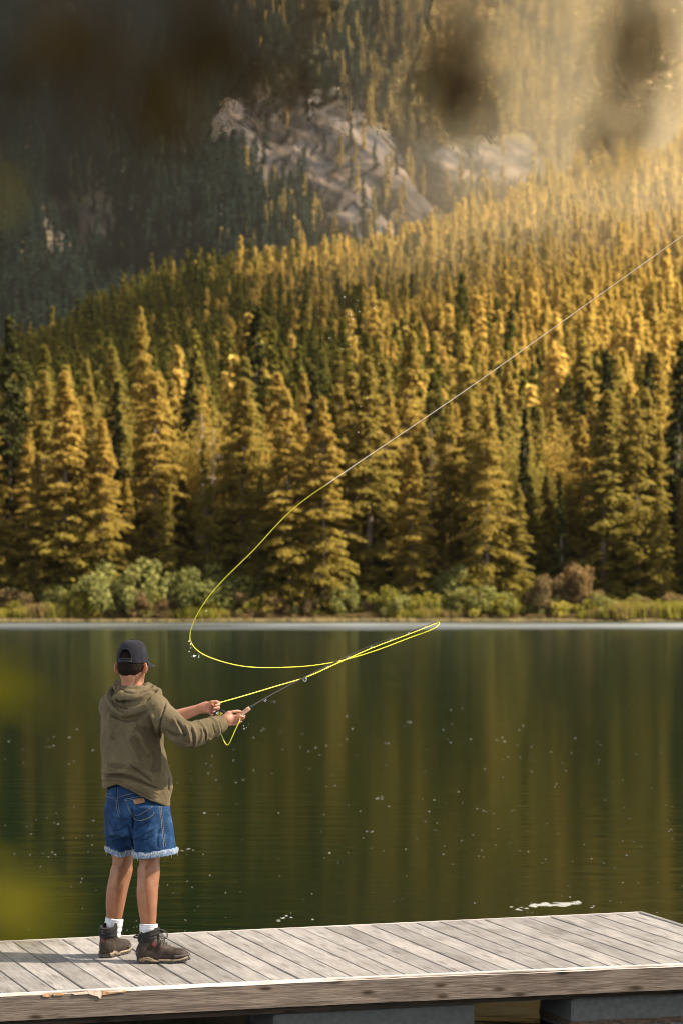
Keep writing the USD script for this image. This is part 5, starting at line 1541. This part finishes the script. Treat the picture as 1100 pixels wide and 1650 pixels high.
slack = [P(341, 1153, 0.315), P(344, 1163, 0.28), P(351, 1176, 0.2), P(358, 1187, 0.1), P(363.5, 1198.5, 0.05), P(366.5, 1200.8, 0.045), P(370, 1197, 0.04), P(379, 1177, 0.04), P(386, 1162, 0.045), P(387, 1158, 0.06)]
obj('line', cat([tube(spline(path1, 90), np.r_[np.full(40, LR), np.linspace(LR, 0.0018, 50)], 8), tube(spline(loop, 220), LR, 8), tube(spline(slack, 60), LR * 0.95, 8)]), 'line_yellow', ln, smooth=True)
ld = np.array([P(525, 781.5, 1.0), P(600, 730, 0.9), P(760, 621.5, 0.6), P(950, 486, 0.1), P(1100, 379, -0.4), P(1260, 262, -1.0)])
obj('leader', tube(spline(ld, 60), np.linspace(0.0024, 0.0018, 60), 6), 'leader_pale', ln, smooth=True)

# drops flung off the line, flecks floating on the water
mat('water_drop', {'p': ('principled_bsdf', {'base_color': (0.9, 0.9, 0.9), 'roughness': 0.08, 'ior': 1.333, 'specular_ior_level': 0.8})})
wr = np.random.default_rng(77)
dr_ = []
for cx_, cy_, n_, sx_, sy_, dy_ in ((306, 1034, 14, 2.0, 6, 1.68), (314, 1057, 12, 5, 3, 1.72), (396, 1165, 6, 4, 6, 0.1), (565, 520, 16, 32, 30, 1.2), (545, 545, 8, 20, 12, 1.2), (580, 640, 10, 22, 40, 1.2), (388, 902, 5, 12, 8, 1.4), (330, 975, 5, 5, 7, 1.6)):
    for k in range(n_):
        s_ = trimesh.creation.icosphere(1, wr.uniform(0.0012, 0.0034))
        s_.apply_translation(P(cx_ + wr.normal() * sx_, cy_ + wr.normal() * sy_, dy_ + wr.normal() * 0.15))
        dr_.append(s_)
obj('water_drops', cat(dr_), 'water_drop', smooth=True, label='tiny drops of water flung off the moving line', cat='water drops', kind='stuff')
plain('foam', (0.22, 0.22, 0.19), 0.7, 40.0, 0.2)
fm = []
def fleck(px, py, rx, ry):
    d = at(px, py, 1.0) - [0, 0, CAMZ]
    q = np.array([0, 0, CAMZ]) + d * (-(CAMZ - 0.001) / d[2])
    n_ = 9
    a = np.linspace(0, 2 * math.pi, n_, endpoint=False)
    r_ = wr.uniform(0.6, 1.2, n_)
    top_ = np.stack([q[0] + np.cos(a) * rx * r_, q[1] + np.sin(a) * ry * r_, np.full(n_, 0.001)], -1)
    v = np.vstack([top_, q + [0, 0, min(rx, ry) * 0.12]])
    return trimesh.Trimesh(v, [[k, (k + 1) % n_, n_] for k in range(n_)], process=False)
for k in range(430):
    py = 1120 + 390 * wr.uniform() ** 0.8
    px = wr.uniform(-20, 1120)
    if meshkit.noise(np.array([px / 150, py / 80, 1.0]), 5) < 0.42 and wr.uniform() < 0.75:
        continue
    zf = CAMZ * F / (py - HOR)
    w_ = wr.uniform(0.4, 1.15) * (1.9 if wr.uniform() < 0.07 else 1)
    fm.append(fleck(px, py, w_ * zf / F, wr.uniform(0.4, 0.8) * zf * zf / (F * CAMZ)))
for k in range(46):
    t_ = wr.uniform(-1, 1)
    fm.append(fleck(895 + 38 * t_, 1457.5 - 1.5 * t_ + wr.normal() * 1.6, wr.uniform(0.015, 0.045), wr.uniform(0.03, 0.07)))
for cx_, cy_, n_, w_ in ((455, 1482, 4, 5), (468, 1479, 2, 4), (512, 1481, 1, 4), (840, 1464, 4, 5), (957, 1461, 2, 2), (615, 1287, 5, 7), (835, 1464, 3, 4), (600, 1340, 3, 6), (300, 1368, 3, 5)):
    for k in range(n_):
        fm.append(fleck(cx_ + wr.normal() * w_, cy_ + wr.normal() * 1.5, wr.uniform(0.01, 0.022), wr.uniform(0.02, 0.05)))
obj('foam_flecks', cat(fm), 'foam', label='white flecks of foam and pollen floating on the lake', cat='foam', kind='stuff')
# ================================================================ NEAR THE LENS: an overhanging tree and a shrub on the bank
leaf_material('near_dark_leaf', (0.018, 0.011, 0.001), (0.045, 0.026, 0.003), (0.10, 0.052, 0.006), trans=0.25, scale=3.0)
leaf_material('near_bright_leaf', (0.17, 0.16, 0.006), (0.24, 0.21, 0.008), (0.30, 0.25, 0.010), trans=0.5, scale=3.0)
fr_ = np.random.default_rng(91)
def near_leaf(c, d, L, w):
    """A lance-shaped leaf with a fold along its midrib; its stalk end is at c."""
    d = d / np.linalg.norm(d)
    s = np.cross(d, fr_.normal(size=3)); s /= np.linalg.norm(s)
    n = np.cross(s, d)
    t = np.array([0, 0.12, 0.35, 0.65, 0.88, 1.0]); ww = np.array([0.02, 0.45, 1.0, 0.8, 0.35, 0.02]) * w / 2
    mid = c + d * (t * L)[:, None] - n * (0.10 * L * t ** 2)[:, None]
    V = np.vstack([mid, mid + s * ww[:, None] + n * (ww * 0.35)[:, None], mid - s * ww[:, None] + n * (ww * 0.35)[:, None]])
    Fc = []
    for i in range(5):
        Fc += [[i, i + 1, i + 7], [i, i + 7, i + 6], [i, i + 12, i + 13], [i, i + 13, i + 1]]
    return trimesh.Trimesh(V, Fc, process=False)

tree = thing('overhanging_tree', 'dark leafy branch hanging out of focus across the top of the picture', 'tree', (-0.85, 0.75, 0.55))
shift = np.array([-0.85, 0.75, 0.55])
loc = lambda p: np.asarray(p, float) - shift
ts = np.linspace(0, 1, 14)
trk = np.stack([-0.85 + 0.05 * np.sin(ts * 4) - 0.1 * ts, 0.75 + 0.08 * ts, 0.45 + 4.3 * ts], -1)
obj('trunk', tube(loc(trk), 0.095 * (1 - 0.55 * ts), 14), 'bark', tree, smooth=True)
bough = spline([(-0.90, 0.79, 2.70), (-0.5, 0.90, 2.80), (-0.15, 1.02, 2.765), (0.16, 1.10, 2.745), (0.42, 1.16, 2.70)], 40)
obj('bough', tube(loc(bough), np.linspace(0.030, 0.006, 40), 9), 'dark_bark', tree, smooth=True)
bough2 = spline([(-0.90, 0.79, 2.95), (-0.45, 0.98, 2.98), (0.1, 1.2, 2.96), (0.55, 1.35, 2.88)], 40)
obj('bough', tube(loc(bough2), np.linspace(0.035, 0.008, 40), 9), 'dark_bark', tree, smooth=True)
lv_, tw_ = [], []
for cx_, cy_, sx_, sy_, n_ in ((110, 30, 60, 40, 9), (190, 90, 60, 50, 9), (280, 80, 65, 50, 13), (385, 45, 50, 45, 9), (330, 175, 36, 22, 3), (210, 170, 50, 25, 3), (500, 20, 30, 36, 2), (600, 70, 14, 44, 2),
                               (735, 45, 20, 50, 4), (1005, 10, 28, 42, 4), (1015, 195, 14, 18, 1), (480, 140, 24, 30, 2), (770, 130, 14, 25, 1)):
    Z = fr_.uniform(0.90, 1.12)
    anchor = bough[np.argmin(np.abs(pix(bough)[:, 0] - cx_))]
    end = at(cx_, cy_ + sy_, Z)
    tw = spline([anchor, (anchor + end) / 2 + fr_.normal(size=3) * 0.008 + [0, 0, 0.012], end], 14)
    tw_.append(tube(loc(tw), np.linspace(0.0022, 0.0008, 14), 5))
    for k in range(n_):
        z_ = Z + fr_.normal() * 0.05
        c = at(cx_ + fr_.normal() * sx_ * 0.9, cy_ - 15 + fr_.normal() * sy_ * 1.0, z_)
        L = fr_.uniform(0.016, 0.028)
        lv_.append(near_leaf(loc(c), np.array([fr_.normal() * 0.35, fr_.normal() * 0.5, -1.0]), L, L * fr_.uniform(0.30, 0.42)))
for k in range(500):                                            # the rest of the crown, above the view
    b_ = (bough, bough2)[k % 2]
    c = b_[fr_.integers(4, 40)] + fr_.normal(size=3) * np.array([0.06, 0.09, 0.07])
    if pix(c)[1] > -115:
        continue
    L = fr_.uniform(0.018, 0.034)
    lv_.append(near_leaf(loc(c), np.array([fr_.normal() * 0.6, fr_.normal() * 0.6, -0.7]), L, L * 0.38))
for k in range(2600):                                           # the shading crown over it
    c = np.array([fr_.uniform(-0.8, 1.5), fr_.uniform(0.45, 1.7), 0]); c[2] = 2.43 + 0.192 * c[1] + 0.13 + abs(fr_.normal()) * 0.25
    L = fr_.uniform(0.04, 0.075)
    lv_.append(near_leaf(loc(c), np.array([fr_.normal(), fr_.normal(), -0.35]), L, L * 0.45))
for k in range(9):
    a0 = np.array([-0.88, 0.80, 2.9 + 0.1 * k]); e0 = np.array([fr_.uniform(0.2, 1.4), fr_.uniform(0.5, 1.6), 2.95 + 0.06 * k])
    tw_.append(tube(loc(spline([a0, (a0 + e0) / 2 + [0, 0, 0.06], e0], 16)), np.linspace(0.016, 0.003, 16), 6))
obj('twigs', cat(tw_), 'dark_bark', tree)
obj('leaves', cat(lv_), 'near_dark_leaf', tree)

shrub = thing('bank_shrub', 'yellow-green leaves of a shrub out of focus along the left picture edge', 'shrub', (-0.62, 1.05, 0.6))
loc2 = lambda p: np.asarray(p, float) - np.array([-0.62, 1.05, 0.6])
lv_, st_ = [], []
for (cx_, cy_, sx_, sy_, n_), Z in zip(((22, 285, 18, 10, 3), (28, 1112, 30, 12, 4), (0, 1085, 16, 8, 2), (5, 1460, 36, 24, 6), (60, 1480, 24, 14, 3), (0, 1385, 18, 18, 2), (90, 1445, 16, 14, 1)), (0.95, 1.05, 1.0, 0.85, 0.9, 0.95, 0.8)):
    end = at(cx_ - 10, cy_, Z)
    root = np.array([-0.62 + fr_.normal() * 0.04, 1.05 + fr_.normal() * 0.05, 0.6])
    st_.append(tube(loc2(spline([root, [root[0] - 0.02, root[1], end[2] - 0.25], [(root[0] + end[0]) / 2 - 0.05, (root[1] + end[1]) / 2, end[2] - 0.05], end], 20)), np.linspace(0.008, 0.001, 20), 6))
    for k in range(n_):
        c = at(cx_ + fr_.normal() * sx_ * 0.7 - 50, cy_ + fr_.normal() * sy_ * 0.7, Z + fr_.normal() * 0.04)
        L = fr_.uniform(0.012, 0.020)
        lv_.append(near_leaf(loc2(c), np.array([1.0, fr_.normal() * 0.6, fr_.normal() * 0.5 - 0.15]), L, L * fr_.uniform(0.4, 0.55)))
for k in range(260):                                            # the leaves left of the frame
    z_ = fr_.uniform(1.0, 2.75)
    c = np.array([-0.50 + fr_.normal() * 0.09, 1.03 + fr_.normal() * 0.10, z_])
    if pix(c)[0] > -170:
        continue
    L = fr_.uniform(0.014, 0.026)
    lv_.append(near_leaf(loc2(c), fr_.normal(size=3) + [0.4, 0, -0.2], L, L * 0.45))
obj('stems', cat(st_), 'dark_bark', shrub)
obj('leaves', cat(lv_), 'near_bright_leaf', shrub)
# ================================================================ BANK, HAZE
def bank_mesh():
    x = np.linspace(-30, 30, 61); y = np.linspace(-25, 5.5, 40)
    X, Y = np.meshgrid(x, y)
    Z = 0.95 - 1.25 * sstep(-1.5, 5.0, Y) + (meshkit.fbm(np.stack([X, Y, X * 0], -1) * 0.8, 4, 2) - 0.5) * 0.25
    i, j = np.meshgrid(np.arange(39), np.arange(60), indexing='ij')
    a = i * 61 + j
    return np.stack([X, Y, Z], -1).reshape(-1, 3), np.concatenate([np.stack([a, a + 1, a + 62], -1).reshape(-1, 3), np.stack([a, a + 62, a + 61], -1).reshape(-1, 3)])
plain('bank_soil', (0.06, 0.05, 0.03), 0.95, 3.0, 0.5)
obj('bank', bank_mesh(), 'bank_soil', smooth=True, kind='structure')

mat('haze', {'v': ('principled_volume', {'color': (0.98, 0.88, 0.70), 'density': HAZE, 'anisotropy': 0.55})}, [], surface=None, volume='v.volume')
top = float(TV[:, 2].max()) + 45
xm = float(np.abs(TV[:, 0]).max()) + 60
hz = trimesh.creation.box([2 * xm, 3900.0, top + 3.0])
hz.apply_translation([0, 1900, top / 2 - 1.5])
if HAZE > 0:
    obj('haze', hz, 'haze', kind='stuff')
# ================================================================ MIST ON THE MOUNTAIN, BROKEN CLOUD OVER THE LAKE
def blob(parts, h):
    """One closed billowing body out of overlapping ellipsoids: (centre, radii)."""
    lo = np.min([np.array(c) - np.array(r) for c, r in parts], 0) - 3 * h
    hi = np.max([np.array(c) + np.array(r) for c, r in parts], 0) + 3 * h
    B_ = Vol(lo, hi, h)
    B_.F[:] = 1e4
    for c, r in parts:
        B_.ell(c, np.eye(3), r, k=min(r) * 0.5, )
    return relax(B_.mesh(), 3)
def mist_bank(name, c, r, dens, lab):
    """A bank of mist that thins out evenly from its middle to its edge."""
    c, r = np.asarray(c, float), np.asarray(r, float)
    mat(name, {'g': ('geometry', {}), 's': ('vector_math', {'math_type': 'subtract', 'vector2': tuple(c)}), 'm': ('vector_math', {'math_type': 'multiply', 'vector2': tuple(1 / r)}),
               'l': ('vector_math', {'math_type': 'length'}), 'f': ('map_range', {'range_type': 'smoothstep', 'from_min': 0.05, 'from_max': 0.98, 'to_min': dens, 'to_max': 0.0, 'clamp': True}),
               'v': ('principled_volume', {'color': (1.0, 0.80, 0.48), 'anisotropy': 0.35})},
        [('g.position', 's.vector1'), ('s.vector', 'm.vector1'), ('m.vector', 'l.vector1'), ('l.value', 'f.value'), ('f.result', 'v.density')], surface=None, volume='v.volume')
    b = trimesh.creation.icosphere(3, 1.0)
    b.vertices = b.vertices * r + c
    obj('mist', b, name, smooth=True, label=lab, cat='mist', kind='stuff')
if MIST > 0:
    mist_bank('mist_far', at(1180, 20, 1350), (190, 150, 220), MIST * 1.35, 'pale sunlit mist hanging before the mountain at upper right')
    mist_bank('mist_near', at(1080, 390, 800), (125, 200, 85), MIST * 1.25, 'thin golden mist over the right end of the forested hill')
for nm_, dn_ in (('thin_cloud', CLOUD), ('thick_cloud', 0.006)):
    mat(nm_, {'v': ('principled_volume', {'color': (1.0, 1.0, 1.0), 'density': dn_, 'anisotropy': 0.5})}, [], surface=None, volume='v.volume')
ALT = 1700.0
def shade(x, y, z=0.0):
    """Where a cloud at ALT stands whose shadow falls on (x, y, z)."""
    t = (ALT - z) / SUN[2]
    return np.array([x, y, z]) + SUN * t
for k, (parts, lab) in enumerate((
        ([(shade(-10, 40), (330, 240, 95)), (shade(-60, -260), (300, 260, 110))], 'white cloud high over the lake, outside the picture'),
        ([(shade(-265, 760, 60), (275, 270, 150)), (shade(-420, 1300, 120), (310, 330, 150)), (shade(-520, 1900, 250), (360, 420, 170)), (shade(-560, 2500, 400), (430, 420, 170))], 'white cloud high over the left mountain, outside the picture'))):
    obj('cloud', blob(parts, 30.0), ('thin_cloud', 'thick_cloud')[k], smooth=True, label=lab, cat='cloud', kind='stuff')
